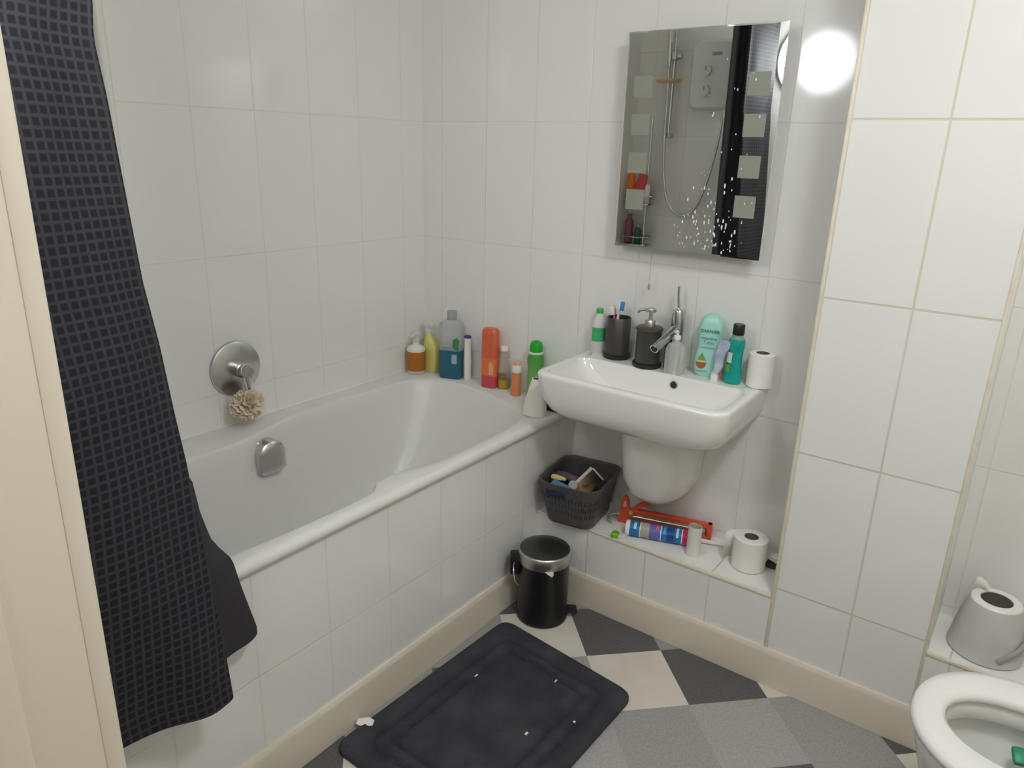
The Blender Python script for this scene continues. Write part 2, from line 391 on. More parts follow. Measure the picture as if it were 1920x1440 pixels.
for k in range(54):
    a, b_, r0 = rg.uniform(0, 2 * PI), rg.uniform(-1, 1), .042
    c = Vector((math.sqrt(1 - b_ * b_) * math.cos(a) * .8, math.sqrt(1 - b_ * b_) * math.sin(a) * 1.3, b_)) * r0
    n = c.normalized(); u = n.orthogonal().normalized(); v = n.cross(u); ph = rg.uniform(0, 6)
    nseg = 12; inner, outr = [], []
    for i in range(nseg + 1):
        th = ph + 2 * PI * i / nseg; wv = .004 * math.sin(5 * th + k)
        d = u * math.cos(th) + v * math.sin(th)
        inner.append(bm.verts.new(c * .55 + d * .006)); outr.append(bm.verts.new(c + d * (.017 + wv) + n * (.004 * math.cos(4 * th))))
    for i in range(nseg): bm.faces.new((inner[i], inner[i + 1], outr[i + 1], outr[i]))
bmesh.ops.translate(bm, vec=(.006, -.006, -.100), verts=bm.verts)
for v in bm.verts:
    if v.co.x < -.042: v.co.x = -.042
obj('puff', bm, m_sponge, sg, recalc=False)
m_cord = mat('cord_white', (.75, .70, .62), .8)
bm = NB(); tube(bm, smooth_pts([(.008, -.006, -.062), (.006, -.012, -.02), (.003, -.018, .012), (.003, 0, .0245), (.003, .018, .01), (.006, .016, -.025), (.008, .003, -.062)], 5), .0016, 6); obj('cord', bm, m_cord, sg)

# ------------------------------------------------------------------ shower curtain and rail
m_cur = bpy.data.materials.new('curtain_check'); m_cur.use_nodes = True
nt = m_cur.node_tree; N = nt.nodes; L = nt.links; b = N['Principled BSDF']; b.inputs['Roughness'].default_value = .75; b.inputs['Specular IOR Level'].default_value = .3
uv = N.new('ShaderNodeUVMap'); sp = N.new('ShaderNodeSeparateXYZ'); L.new(uv.outputs[0], sp.inputs[0])
def MM(op, a, b_=None):
    n = N.new('ShaderNodeMath'); n.operation = op
    for i, v in enumerate((a, b_)):
        if v is None: continue
        if hasattr(v, 'links'): L.new(v, n.inputs[i])
        else: n.inputs[i].default_value = v
    return n.outputs[0]
def cline(o):
    r = N.new('ShaderNodeMapRange'); r.interpolation_type = 'SMOOTHSTEP'; L.new(MM('PINGPONG', MM('DIVIDE', o, .0160), .5), r.inputs['Value'])
    r.inputs['From Min'].default_value = .08; r.inputs['From Max'].default_value = .22; r.inputs['To Min'].default_value = 1; r.inputs['To Max'].default_value = 0
    return r.outputs[0]
lu, lv = cline(sp.outputs[0]), cline(sp.outputs[1])
lines = MM('MAXIMUM', lu, lv)
cr = N.new('ShaderNodeMix'); cr.data_type = 'RGBA'; cr.inputs['A'].default_value = (.0105, .0105, .014, 1); cr.inputs['B'].default_value = (.039, .039, .047, 1)
fine = N.new('ShaderNodeTexNoise'); fine.inputs['Scale'].default_value = 45; L.new(uv.outputs[0], fine.inputs['Vector'])
L.new(MM('MULTIPLY', lines, MM('ADD', MM('MULTIPLY', fine.outputs['Fac'], .6), .65)), cr.inputs['Factor'])
geo = N.new('ShaderNodeNewGeometry'); bk = N.new('ShaderNodeMix'); bk.data_type = 'RGBA'
L.new(geo.outputs['Backfacing'], bk.inputs['Factor']); L.new(cr.outputs['Result'], bk.inputs['A']); bk.inputs['B'].default_value = (.030, .028, .032, 1)
L.new(bk.outputs['Result'], b.inputs['Base Color'])
def interp(tab, z):
    tab = sorted(tab)
    if z <= tab[0][0]: return tab[0][1:]
    for a, c in zip(tab, tab[1:]):
        if z <= c[0]:
            k = (z - a[0]) / (c[0] - a[0]); return tuple(a[i] + (c[i] - a[i]) * k for i in range(1, len(a)))
    return tab[-1][1:]
FR = [(2.15, .690, -1.44), (1.62, .697, -1.448), (1.57, .702, -1.456), (1.48, .710, -1.451), (1.336, .7236, -1.4488), (1.207, .7355, -1.446), (1.10, .7454, -1.4365), (.9775, .7567, -1.431), (.888, .765, -1.425), (.796, .7735, -1.4225), (.667, .7854, -1.418), (.50, .8007, -1.412), (.40, .81, -1.411)]
FL = [(2.15, .62, -1.435), (1.3, .63, -1.43), (1.0, .64, -1.42), (.88, .648, -1.40), (.806, .6657, -1.367), (.747, .6893, -1.371), (.695, .7102, -1.3675), (.645, .735, -1.345), (.5676, .742, -1.3296), (.51, .743, -1.3165), (.465, .743, -1.3055), (.445, .743, -1.312)]
NS, NZ = 90, 90
def cur_pt(s, z):
    xr, yr = interp(FR, z); xm, ym = interp(FL, z)
    wv = .004 * math.sin(z * 9 + 1)
    of = .085 * min(1, max(0, (z - .45) / .6))
    P = [(xr - .05 + of * 1.2, yr - .24 - .05 * (1 - of / .085)), (xr - .045 + of, yr - .19 - .03 * (1 - of / .085)), (xr - .028 + wv + of * .7, yr - .13), (xr - .004 - wv + of * .2, yr - .06), (xr + .001, yr - .018), (xr - .0015, yr - .002), (xr - .010, yr - .004),
         (max(xr - .030, .0), yr - .045), (xm + .012, ym - .07), (xm + .010, ym - .022), (xm, ym), (xm - .012, ym - .012), (xm - .006, ym - .10), (xm - .004, ym - .19), (xm - .02, ym - .12), (xm - .024, ym - .2), (xm - .01, ym - .27)]
    if z < .66:
        P = [(max(x, .728 + .0012 * i), y) for i, (x, y) in enumerate(P)]
    return P
bm = NB(); rows = []; uvl = bm.loops.layers.uv.new('UVMap'); cuv = {}
for k in range(NZ + 1):
    row = []
    for i in range(NS + 1):
        s = i / NS
        zb = .400 + .055 * min(1, max(0, (s - .335) / .08)) + .003 * math.sin(s * 23)
        z = 2.085 + (zb - 2.085) * k / NZ
        P = cur_pt(s, z); P = [(x, y, 0) for x, y in P]; n = len(P) - 1
        tt = s * n; i0 = min(int(tt), n - 1); fr = tt - i0
        p0, p1, p2, p3 = (Vector(P[max(i0 - 1, 0)]), Vector(P[i0]), Vector(P[i0 + 1]), Vector(P[min(i0 + 2, n)]))
        c = .5 * ((2 * p1) + (p2 - p0) * fr + (2 * p0 - 5 * p1 + 4 * p2 - p3) * fr ** 2 + (3 * p1 - p0 - 3 * p2 + p3) * fr ** 3)
        row.append(bm.verts.new((c.x, c.y, z)))
    rows.append(row)
for row in rows:
    acc = 0
    for i, v in enumerate(row):
        if i: acc += (v.co - row[i - 1].co).length
        cuv[v] = acc
for k in range(NZ):
    for i in range(NS):
        vs = (rows[k][i], rows[k + 1][i], rows[k + 1][i + 1], rows[k][i + 1])
        f = bm.faces.new(vs); f.smooth = True; f.material_index = 1 if i > NS * .40 else 0
        for lp in f.loops: lp[uvl].uv = (cuv[lp.vert], lp.vert.co.z)
sc_t = thing('shower_curtain', 'dark checked shower curtain bunched at the end of the bath', 'curtain')
obj('curtain_cloth', bm, [m_cur, mat('curtain_plain_back', (.030, .028, .034), .8)], sc_t, recalc=False)
m_ring = m_white
for k in range(6):
    bm = NB(); bmesh.ops.create_circle(bm, segments=4, radius=.001); bm.clear()
    y = -1.46 - .048 * k
    tube(bm, [(.66 + .022 * math.cos(a), y, 2.10 + .022 * math.sin(a)) for a in [2 * PI * i / 16 for i in range(17)]], .002, 6, caps=False); obj('curtain_ring', bm, m_ring, sc_t)
rl = thing('curtain_rail', 'white shower curtain rail running above the bath edge', 'rail', (.66, 0, 2.108))
bm = NB(); tube(bm, [(0, YE + .002, 0), (0, -.002, 0)], .0115, 14); obj('rod', bm, m_white, rl)
for y0, y1 in ((YE + .001, YE + .014), (-.014, -.001)):
    bm = NB(); tube(bm, [(0, y0, 0), (0, y1, 0)], .026, 20); obj('end_flange', bm, m_white, rl)

# ------------------------------------------------------------------ washbasin, tap
wb = thing('washbasin', 'white ceramic washbasin with semi pedestal below the mirror', 'washbasin', (1.0445, 0, .81))
def bring(hw, yf, yb, z, r): return rrect(hw, (yb - yf) / 2, r, z - .81, 0, (yf + yb) / 2, 8)
def bringB(hw, yf, z, r):      # outer ring: rounded front corners, square against the wall
    out = []
    for (x, y, _) in rrect(hw, (-.002 - yf) / 2, r, z - .81, 0, (yf - .002) / 2, 8): out.append((x, y, z - .81))
    for i, (x, y, zz) in enumerate(out):
        if i <= 8: out[i] = (hw, y if i else y, zz) if False else (hw - (hw - x) * .15, -.002 - (-.002 - y) * .15, zz)
        elif i <= 17: out[i] = (-hw - (-hw - x) * .15, -.002 - (-.002 - y) * .15, zz)
    return out
B = [bringB(.12, -.235, .662, .06), bringB(.17, -.28, .667, .07), bringB(.236, -.316, .679, .075), bringB(.268, -.334, .699, .07), bringB(.284, -.344, .730, .062), bringB(.290, -.3495, .767, .055), bringB(.2925, -.352, .795, .05),
     bringB(.2928, -.3523, .802, .05), bringB(.2915, -.351, .8065, .048), bringB(.2885, -.348, .8097, .047), bringB(.283, -.3425, .8112, .044), bring(.272, -.331, -.106, .8114, .04),
     bring(.2690, -.3282, -.1085, .8113, .04), bring(.2676, -.3268, -.1098, .8106, .04), bring(.2668, -.326, -.1105, .8092, .04), bring(.264, -.3235, -.112, .800, .041), bring(.250, -.312, -.117, .778, .045), bring(.190, -.280, -.124, .738, .05), bring(.172, -.268, -.132, .730, .05), bring(.10, -.228, -.16, .723, .03), bring(.03, -.21, -.18, .720, .012)]
bm = NB(); loft(bm, B); obj('basin', bm, m_ceramic, wb, sharp=60)
# semi pedestal
bm = NB(); rings = []
for z, hw, dp in ((.672, .119, .222), (.62, .117, .216), (.55, .114, .206), (.48, .108, .196), (.43, .094, .172), (.40, .071, .135), (.385, .043, .095), (.379, .012, .05)):
    rings.append([(.012 + hw * math.cos(a) * (abs(math.cos(a)) ** -.25 if abs(math.cos(a)) > .05 else 1), -.003 - dp * max(0, math.sin(a)) ** .75, z - .81) for a in [PI * i / 28 for i in range(29)]])
loft(bm, rings); obj('semi_pedestal', bm, m_ceramic, wb, sharp=50)
bm = NB(); lathe(bm, [(.0125, 0), (.0125, .004), (.010, .005), (.0095, -.004)], 24)
bmesh.ops.transform(bm, matrix=Matrix.Translation((.054, -.1165, -.0235)) @ Matrix.Rotation(PI / 2 + .12, 4, 'X'), verts=bm.verts)
obj('overflow_ring', bm, m_chrome, wb)
bm = NB(); lathe(bm, [(.010, 0), (.010, .0048)], 20)
bmesh.ops.transform(bm, matrix=Matrix.Translation((.054, -.1165, -.0235)) @ Matrix.Rotation(PI / 2 + .12, 4, 'X'), verts=bm.verts)
obj('overflow_hole', bm, m_dark, wb)

ZB = .8113
tp = thing('basin_tap', 'chrome mixer tap with upright lever at the back of the washbasin', 'tap', (1.058, -.040, ZB))
bm = NB(); lathe(bm, [(.0205, 0), (.0205, .004), (.0185, .008), (.0185, .11), (.019, .112)], 28); obj('tap_body', bm, m_chrome, tp)
bm = NB(); lathe(bm, [(.0188, .114), (.0195, .117), (.0195, .176), (.0175, .180)], 28); obj('tap_cap', bm, m_chrome, tp)
bm = NB(); tube(bm, [(.002, -.004, .128), (-.004, -.04, .112), (-.014, -.095, .087), (-.017, -.112, .0795)], .0135, 18)
tube(bm, [(-.017, -.112, .0795), (-.0165, -.109, .081)], .0105, 18)
obj('spout', bm, m_chrome, tp)
bm = NB(); tube(bm, [(-.0168, -.1115, .0798), (-.0173, -.1135, .0788)], .0100, 18); obj('spout_opening', bm, m_dark, tp)
bm = NB(); tube(bm, [(0, 0, .18), (-.002, -.004, .205), (-.004, -.008, .250)], .0038, 12); obj('lever', bm, m_chrome, tp)

# ------------------------------------------------------------------ mirror
MX0, MX1, MZ0, MZ1, MY = .8383, 1.2790, 1.1610, 1.7465, -.060
mr = thing('bathroom_mirror', 'tall wall mirror with frosted squares and splashes above the washbasin', 'mirror', ((MX0 + MX1) / 2, 0, MZ0))
hx, hz = (MX1 - MX0) / 2, MZ1 - MZ0
bm = NB()
def mring(i, y): return [(-hx + i, y, i), (hx - i, y, i), (hx - i, y, hz - i), (-hx + i, y, hz - i)]
BV = .034
FI = [(-hx + .004, MY, .004), (hx - BV, MY, .004), (hx - BV, MY, hz - .004), (-hx + .004, MY, hz - .004)]
loft(bm, [mring(0, MY + .006), mring(0, MY + .0003), FI], True, True)
obj('mirror_glass', bm, m_mirror, mr, sharp=1)
bm = NB(); box(bm, -hx + .03, hx - .03, MY + .0065, -.001, .03, hz - .03, bev=.004); obj('back_box', bm, m_white, mr)
cx0 = (MX0 + MX1) / 2
for x in (.895, 1.2215):
    for z in (1.6045, 1.504, 1.4005, 1.298):
        bm = NB(); box(bm, x - .0285 - cx0, x + .0285 - cx0, MY - .0004, MY + .001, z - .0285 - MZ0, z + .0285 - MZ0); obj('frosted_square', bm, m_frost, mr)
m_spl = mat('toothpaste_white', (.86, .87, .86), .7)
bm = NB(); rg = random.Random(11)
for k in range(120):
    if k < 95:
        x = rg.gauss(1.135, .055); z = 1.172 + abs(rg.gauss(0, .085)); 
    else:
        x = rg.uniform(1.07, 1.262); z = rg.uniform(1.25, 1.70)
    if not (1.0 < x < 1.25 and 1.165 < z < 1.72): continue
    s = rg.uniform(.0008, .0024); e = rg.uniform(1.2, 2.8)
    c = [bm.verts.new((x - cx0 + s * math.cos(2 * PI * i / 8), MY - .0005, z - MZ0 + s * e * math.sin(2 * PI * i / 8))) for i in range(8)]
    bm.faces.new(c)
tag(obj('toothpaste_splashes', bm, m_spl, mr), 'white dried splashes on the lower right of the glass', None, kind='stuff')
pc_x = .955
bm = NB(); tube(bm, [(.952 - cx0, -.035, .0015), (.9525 - cx0, -.035, -.105)], .0008, 6); pcd = obj('pull_cord', bm, m_steel, mr)
bm = NB(); lathe(bm, [(.0015, -.100), (.0035, -.106), (.0042, -.122), (.003, -.125)], 12, pc_x - cx0 - .002, -.035); obj('cord_toggle', bm, m_satin, pcd)

st = thing('black_stick', 'thin black stick standing between the soap dispenser and the tap', 'stick', (1.0335, -.0535, .8113))  # thin dark line beside the tap, drawn as a stick
bm = NB(); lathe(bm, [(.0032, 0), (.0036, .002), (.0028, .006), (.0026, .075), (.0022, .080)], 12); obj('shaft', bm, m_black, st)
bm = NB(); lathe(bm, [(.0023, .080), (.0023, .090), (.0010, .094)], 12); obj('tip', bm, m_black, st)

# ------------------------------------------------------------------ items on the washbasin
def roll(name, label, loc, r=.0435, h=.10, core=.0205, rot=(0, 0, 0)):
    t = thing(name, label, 'toilet roll', loc, rot, 'toilet rolls')
    bm = NB(); lathe(bm, [(core, .001), (r - .004, 0), (r, .003), (r, h - .003), (r - .004, h), (core, h - .001), (core, .001)], 44, cap0=False, cap1=False)
    obj('paper', bm, m_paper, t, sharp=50)
    bm = NB(); lathe(bm, [(core - .0002, .001), (core - .0002, h - .0005), (core - .0018, h - .0005), (core - .0018, .003)], 32, cap0=True, cap1=True); obj('core', bm, m_card, t)
    return t
roll('toilet_roll', 'white toilet roll standing on the right back corner of the washbasin', (1.3185, -.043, ZB), .036, .098, .018)

# tumbler with toothbrushes
m_gun = mat('dark_grey_metal', (.062, .060, .058), .32, metal=.3)
tm = thing('tumbler', 'dark grey round tumbler holding two toothbrushes on the washbasin', 'tumbler', (.867, -.046, ZB))
bm = NB(); lathe(bm, [(.0375, .012), (.0375, .128), (.036, .130), (.0335, .128), (.0335, .02), (.004, .018)], 40, cap0=True); obj('cup', bm, m_gun, tm)
bm = NB(); lathe(bm, [(.041, 0), (.0425, .003), (.0425, .012), (.039, .015), (.037, .0152)], 40); obj('foot_ring', bm, m_black, tm)
m_pink = mat('pink_plastic', (.72, .09, .30), .35); m_teal = mat('teal_plastic', (.02, .42, .42), .35); m_bris = mat('blue_bristles', (.05, .23, .52), .7); m_brisw = mat('white_bristles', (.78, .76, .70), .7)
def brush(label, base, tip, mh, mg, mb, twist=0):
    base, tip = Vector(base), Vector(tip); z = (tip - base); Ln = z.length
    t = thing('toothbrush', label, 'toothbrush', base, group='toothbrushes in the tumbler'); t.rotation_euler = z.to_track_quat('Z', 'Y').to_euler()
    bm = NB(); tube(bm, [(0, 0, .004), (0, 0, .02), (0, 0, .06), (0, 0, Ln * .62)], .005, 10, radii=[.003, .0045, .005, .0045]); obj('handle', bm, mg, t)
    bm = NB(); tube(bm, [(0, 0, Ln * .62), (0, 0, Ln * .8), (0, 0, Ln - .028), (0, 0, Ln - .012), (0, 0, Ln)], .004, 10, radii=[.0045, .0032, .0055, .006, .003]); obj('neck', bm, mh, t)
    bm = NB(); a = twist
    box(bm, -.0055, .0055, -.015, -.003, Ln - .030, Ln - .002, bev=.002, M=Matrix.Rotation(a, 4, 'Z')); obj('bristles', bm, mb, t)
    return t
brush('white and teal toothbrush with blue bristles in the dark tumbler', (.856, -.051, ZB + .021), (.871, -.056, ZB + .183), m_white, m_teal, m_bris, .5)
brush('pink toothbrush leaning left in the dark tumbler', (.872, -.059, ZB + .021), (.839, -.036, ZB + .160), m_pink, m_pink, m_brisw, 2.2)

# soap dispenser
sd = thing('soap_dispenser', 'dark grey soap dispenser with chrome pump beside the tap', 'soap dispenser', (.984, -.071, ZB))
bm = NB(); lathe(bm, [(.0375, .012), (.0375, .112), (.0365, .113)], 40); obj('bottle', bm, m_gun, sd)
bm = NB(); lathe(bm, [(.042, 0), (.0438, .003), (.0438, .012), (.040, .015), (.037, .0152)], 40); obj('foot_ring', bm, m_black, sd)
m_bronze = mat('bronze_grey_metal', (.10, .088, .072), .4, metal=.5)
bm = NB(); lathe(bm, [(.038, .111), (.0405, .114), (.0405, .119), (.036, .123), (.016, .125)], 40); obj('lid', bm, m_bronze, sd)
bm = NB(); lathe(bm, [(.0155, .124), (.0155, .140), (.0135, .143), (.006, .144), (.005, .165), (.005, .168)], 24); pump = obj('pump', bm, m_steel, sd)
bm = NB(); lathe(bm, [(.006, .166), (.0155, .168), (.0165, .174), (.015, .178), (.004, .179)], 24); obj('pump_head', bm, m_steel, pump)
bm = NB(); tube(bm, smooth_pts([(0, 0, .172), (-.016, -.006, .173), (-.030, -.011, .170), (-.036, -.013, .162)], 4), .0038, 10); obj('nozzle', bm, m_steel, pump)

# clear bottle with green cap and label, behind the tumbler
def simple_bottle(name, label, cat, loc, body, mb, parts=(), rot=(0, 0, 0), n=36, sx=1, sy=1, bname='bottle'):
    t = thing(name, label, cat, loc, rot)
    bm = NB(); lathe(bm, body, n, sx=sx, sy=sy); obj(bname, bm, mb, t)
    for nm, prof, m, (px, py) in parts:
        bm = NB(); lathe(bm, prof, n, sx=px, sy=py); obj(nm, bm, m, t)
    return t
m_green = mat('green_plastic', (.06, .42, .12), .35); m_greenl = mat('green_label', (.05, .40, .14), .4)
m_cloudy = mat('cloudy_plastic', (.86, .87, .86), .15, trans=.35, ior=1.1)
gb = simple_bottle('lotion_bottle', 'clear bottle with green cap and green label behind the tumbler', 'bottle', (.790, -.033, ZB),
    [(.022, 0), (.024, .003), (.024, .085), (.021, .105), (.012, .122), (.0105, .128)], m_cloudy, [('cap', [(.0105, .128), (.0115, .130), (.0115, .142), (.010, .144)], m_green, (1, 1))])
bm = NB(); band(bm, .0243, .04, .085, -120, 10); obj('label', bm, m_greenl, gb)

# refill bottle of frosted plastic in front of the tap base
m_frostp = mat('frosted_plastic', (.90, .93, .90), .25, trans=.7, ior=1.06)
rb = thing('pump_bottle', 'frosted clear bottle with small white pump in front of the tap', 'bottle', (1.081, -.086, ZB))
bm = NB(); loft(bm, [rrect(.026, .017, .008, 0), rrect(.0285, .019, .009, .004), rrect(.0285, .019, .009, .074), rrect(.022, .015, .010, .088), rrect(.010, .010, .0099, .096), rrect(.009, .009, .0089, .104)]); obj('bottle', bm, m_frostp, rb)
bm = NB(); lathe(bm, [(.0105, .1035), (.0105, .114), (.004, .116), (.004, .127)], 20); tube(bm, [(0, 0, .127), (-.004, -.012, .126)], .004, 10); obj('pump', bm, m_white, rb)

# pale mint conditioner
m_mint = mat('mint_plastic', (.36, .66, .58), .3); m_dgreen = mat('dark_green_ink', (.02, .13, .10), .5); m_mgreen = mat('mid_green_ink', (.10, .36, .32), .5)
m_lgreen = mat('leaf_green_ink', (.16, .36, .06), .5); m_avo = mat('brown_ink', (.32, .11, .035), .5); m_avoc = mat('cream_ink', (.68, .60, .45), .5)
cd = thing('lotion_bottle', 'large mint green lotion bottle printed with an avocado half', 'bottle', (1.163, -.040, ZB), (0, 0, math.radians(8)))
CB = [(.031, 0), (.036, .006), (.0405, .028), (.041, .05), (.038, .075), (.0345, .098), (.036, .12), (.0375, .135), (.034, .157), (.027, .172), (.018, .181), (.008, .184)]
bm = NB(); loft(bm, [[(x, y, z) for x, y, z in rrect(a, min(.024, a * .62), min(.022, a * .6), z)] for a, z in CB]); obj('bottle', bm, m_mint, cd, sharp=60)
FX = Matrix.Rotation(PI / 2, 4, 'X')
def front(x, y, z, tilt=0): return Matrix.Translation((x, y, z)) @ FX
text_part('brand_print', 'GARNIER', .0135, m_dgreen, cd, front(.002, -.0238, .132))
text_part('text_print', 'intensive\n7 days', .0125, m_mgreen, cd, front(.002, -.0238, .112))
text_part('small_print', 'hydrating lotion', .006, m_mgreen, cd, front(.002, -.0240, .0865))
for nm, pts, mm, yy in (('avocado_print', [(.0145 * math.cos(a), .040 + .016 * math.sin(a)) for a in [2 * PI * i / 24 for i in range(24)]], m_avo, -.0243),
                        ('leaf_print', [(0, .072), (.009, .058), (.012, .048), (-.012, .048), (-.009, .058)], m_lgreen, -.0246),
                        ('cream_print', [(-.011, .049), (-.0125, .044), (.0125, .044), (.011, .049)], m_avoc, -.0249)):
    bm = NB(); prism(bm, [(x - .014, z) for x, z in pts], .0006, Matrix.Translation((0, yy, 0))); obj(nm, bm, mm, cd)
bm = NB(); box(bm, -.026, .006, -.0246, -.0240, .0155, .0175); obj('underline_print', bm, m_mgreen, cd)

# toothpaste standing on its cap
m_tube = mat('silver_blue_tube', (.52, .55, .62), .25, noise=(30, (.30, .35, .52))); m_redp = mat('red_plastic', (.60, .06, .06), .35)
tpz = thing('toothpaste_tube', 'silvery blue toothpaste tube standing on its white cap', 'toothpaste', (1.200, -.078, ZB), (0, math.radians(9), 0))
bm = NB(); lathe(bm, [(.0125, 0), (.013, .002), (.0115, .024), (.010, .026)], 24); obj('cap', bm, m_white, tpz)
bm = NB(); rings = []
for k in range(13):
    u = k / 12; z = .026 + u * .098; hw = .012 + .007 * u; hd = .011 * (1 - u) ** .8 + .0012
    tw = .18 * math.sin(u * 7)
    rings.append([(x * math.cos(tw) - y * math.sin(tw) + .003 * math.sin(u * 9), x * math.sin(tw) + y * math.cos(tw), z) for x, y, _ in rrect(hw * (1 - .12 * math.sin(u * 12) ** 2), hd, min(hd, .009), 0, k=5)])
loft(bm, rings); obj('tube', bm, m_tube, tpz, sharp=60)
bm = NB(); box(bm, .004, .016, -.0135, -.0115, .028, .036, bev=.001, M=Matrix.Rotation(.25, 4, 'Y')); obj('red_flash', bm, m_redp, tpz)

# teal mouthwash
m_mw = mat('teal_liquid_plastic', (.0, .34, .30), .12, trans=.12, coat=.3); m_lab = mat('white_label', (.62, .68, .62), .4); m_clr2 = mat('clear_neck', (.45, .60, .58), .1, trans=.5, ior=1.1)
mw = thing('mouthwash_bottle', 'teal mouthwash bottle with black cap on the washbasin', 'bottle', (1.2475, -.064, ZB), (0, math.radians(1), 0))
bm = NB(); lathe(bm, [(.020, 0), (.025, .004), (.0265, .02), (.0255, .034), (.0215, .05), (.0205, .075), (.0215, .098), (.0235, .112), (.0235, .122), (.021, .130)], 36, sy=.78); obj('bottle', bm, m_mw, mw)
bm = NB(); lathe(bm, [(.021, .130), (.016, .137), (.014, .143)], 36, sy=.8); obj('neck', bm, m_clr2, mw)
bm = NB(); lathe(bm, [(.0155, .142), (.0165, .144), (.0160, .170), (.0145, .172)], 28); obj('cap', bm, m_black, mw)
bm = NB(); band(bm, .0225, .062, .092, -150, -95, sy=.85); obj('white_label', bm, m_lab, mw)
bm = NB(); band(bm, .0242, .036, .056, -155, -100, sy=.85); obj('green_label', bm, m_lgreen, mw)

# ------------------------------------------------------------------ bottles on the back rim of the bath
ZR = .6065
m_orange = mat('orange_soap', (.56, .21, .04), .25, trans=.25, ior=1.15); m_orl = mat('orange_label', (.62, .25, .06), .4)
t = thing('soap_bottle', 'orange hand soap pump bottle in the corner of the bath rim', 'bottle', (.047, -.098, ZR))
bm = NB(); lathe(bm, [(.030, 0), (.034, .003), (.0345, .012)], 32); obj('base', bm, m_cloudy, t)
bm = NB(); lathe(bm, [(.0345, .012), (.0345, .086)], 32); obj('orange_body', bm, m_orange, t)
bm = NB(); lathe(bm, [(.0345, .086), (.034, .096), (.026, .104), (.013, .110), (.012, .118)], 32); obj('shoulder', bm, m_white, t)
bm = NB(); lathe(bm, [(.013, .118), (.013, .130), (.005, .132), (.005, .145), (.012, .147), (.012, .154), (.003, .156)], 20); tube(bm, [(0, 0, .150), (.012, -.030, .150), (.013, -.036, .145)], .005, 10); obj('pump', bm, m_cloudy, t)
m_yel = mat('yellow_plastic', (.66, .62, .20), .3)
t = thing('spray_bottle', 'yellow curved bottle with white pump behind the orange soap', 'bottle', (.072, -.040, ZR))
bm = NB(); rings = []
for z, a, c in ((0, .028, .004), (.004, .032, .004), (.03, .036, .008), (.06, .038, .010), (.09, .036, .008), (.115, .028, .002), (.130, .018, -.006), (.138, .013, -.010), (.146, .012, -.012)):
    rings.append(rrect(a, min(.026, a), min(.02, a), z, c, 0))
loft(bm, rings); obj('bottle', bm, m_yel, t, sharp=60)
bm = NB(); lathe(bm, [(.0135, .146), (.0135, .160), (.006, .162), (.006, .172)], 20, cx=-.012); box(bm, -.036, .006, -.008, .008, .172, .190, bev=.004); obj('pump', bm, m_cloudy, t)
bm = NB(); prism(bm, [(-.020, .085), (-.008, .085), (-.008, .097), (-.020, .097)], .0006, Matrix.Translation((.002, -.0265, 0))); obj('red_label', bm, mat('red_orange_label', (.75, .20, .05), .4), t)

m_bluel = mat('blue_liquid', (.012, .115, .185), .12, coat=.3)
m_glassy = mat('clear_bottle', (.80, .83, .83), .06, trans=.75, ior=1.08)
m_greycap = mat('grey_plastic', (.33, .34, .34), .4)
t = thing('mouthwash_bottle', 'large clear mouthwash bottle half full of blue liquid on the bath rim', 'bottle', (.186, -.052, ZR), (0, 0, math.radians(20)))
bm = NB(); loft(bm, [rrect(.040, .026, .012, 0), rrect(.0435, .029, .014, .006), rrect(.0435, .029, .014, .108)]); obj('blue_liquid', bm, m_bluel, t)
bm = NB(); loft(bm, [rrect(.0435, .029, .014, .108), rrect(.0435, .029, .014, .195), rrect(.039, .027, .016, .208), rrect(.026, .022, .018, .217), rrect(.0165, .0165, .0164, .222)], False, True); obj('bottle', bm, m_glassy, t)
bm = NB(); lathe(bm, [(.0175, .220), (.018, .222), (.0175, .250), (.016, .252)], 28); obj('cap', bm, m_greycap, t)
bm = NB(); prism(bm, [(.012, .120), (.034, .110), (.040, .150), (.030, .160), (.015, .150)], .0006, Matrix.Translation((0, -.0297, 0))); obj('green_label', bm, mat('bottle_green_label', (.05, .22, .10), .4), t)
bm = NB(); prism(bm, [(.010, .06), (.030, .06), (.030, .095), (.010, .095)], .0006, Matrix.Translation((0, -.0297, 0))); obj('pale_label', bm, mat('pale_blue_label', (.30, .45, .52), .4), t)

m_purple = mat('purple_plastic', (.06, .04, .22), .4)
simple_bottle('deodorant', 'slim white tube with purple top on the bath rim', 'toiletry', (.248, -.036, ZR),
    [(.0125, 0), (.0135, .003), (.0140, .08), (.0125, .13), (.0125, .158)], m_white, [('purple_top', [(.0128, .158), (.0138, .160), (.0130, .166), (.008, .168)], m_purple, (1, 1))])
m_coral = mat('coral_plastic', (.62, .13, .06), .3); m_coral2 = mat('pink_coral_plastic', (.55, .06, .09), .3); m_coral3 = mat('orange_coral_plastic', (.72, .17, .05), .3)
t = thing('shampoo_bottle', 'tall coral red shampoo bottle on the bath rim', 'bottle', (.366, -.050, ZR), (0, 0, math.radians(10)))
bm = NB(); loft(bm, [rrect(.026, .017, .012, 0), rrect(.030, .020, .014, .003), rrect(.0305, .0205, .014, .045)]); obj('foot', bm, m_coral2, t)
bm = NB(); loft(bm, [rrect(.0305, .0205, .014, .045), rrect(.0305, .0205, .014, .110)]); obj('lower_body', bm, m_coral3, t)
bm = NB(); loft(bm, [rrect(.0305, .0205, .014, .110), rrect(.0305, .0205, .014, .195), rrect(.029, .019, .014, .210), rrect(.024, .015, .013, .217)]); obj('upper_body', bm, m_coral, t)
bm = NB(); prism(bm, [(.006, .05), (.022, .05), (.024, .085), (.012, .10), (.004, .085)], .0006, Matrix.Translation((0, -.0208, 0))); obj('pale_label', bm, mat('peach_label', (.72, .38, .24), .4), t)

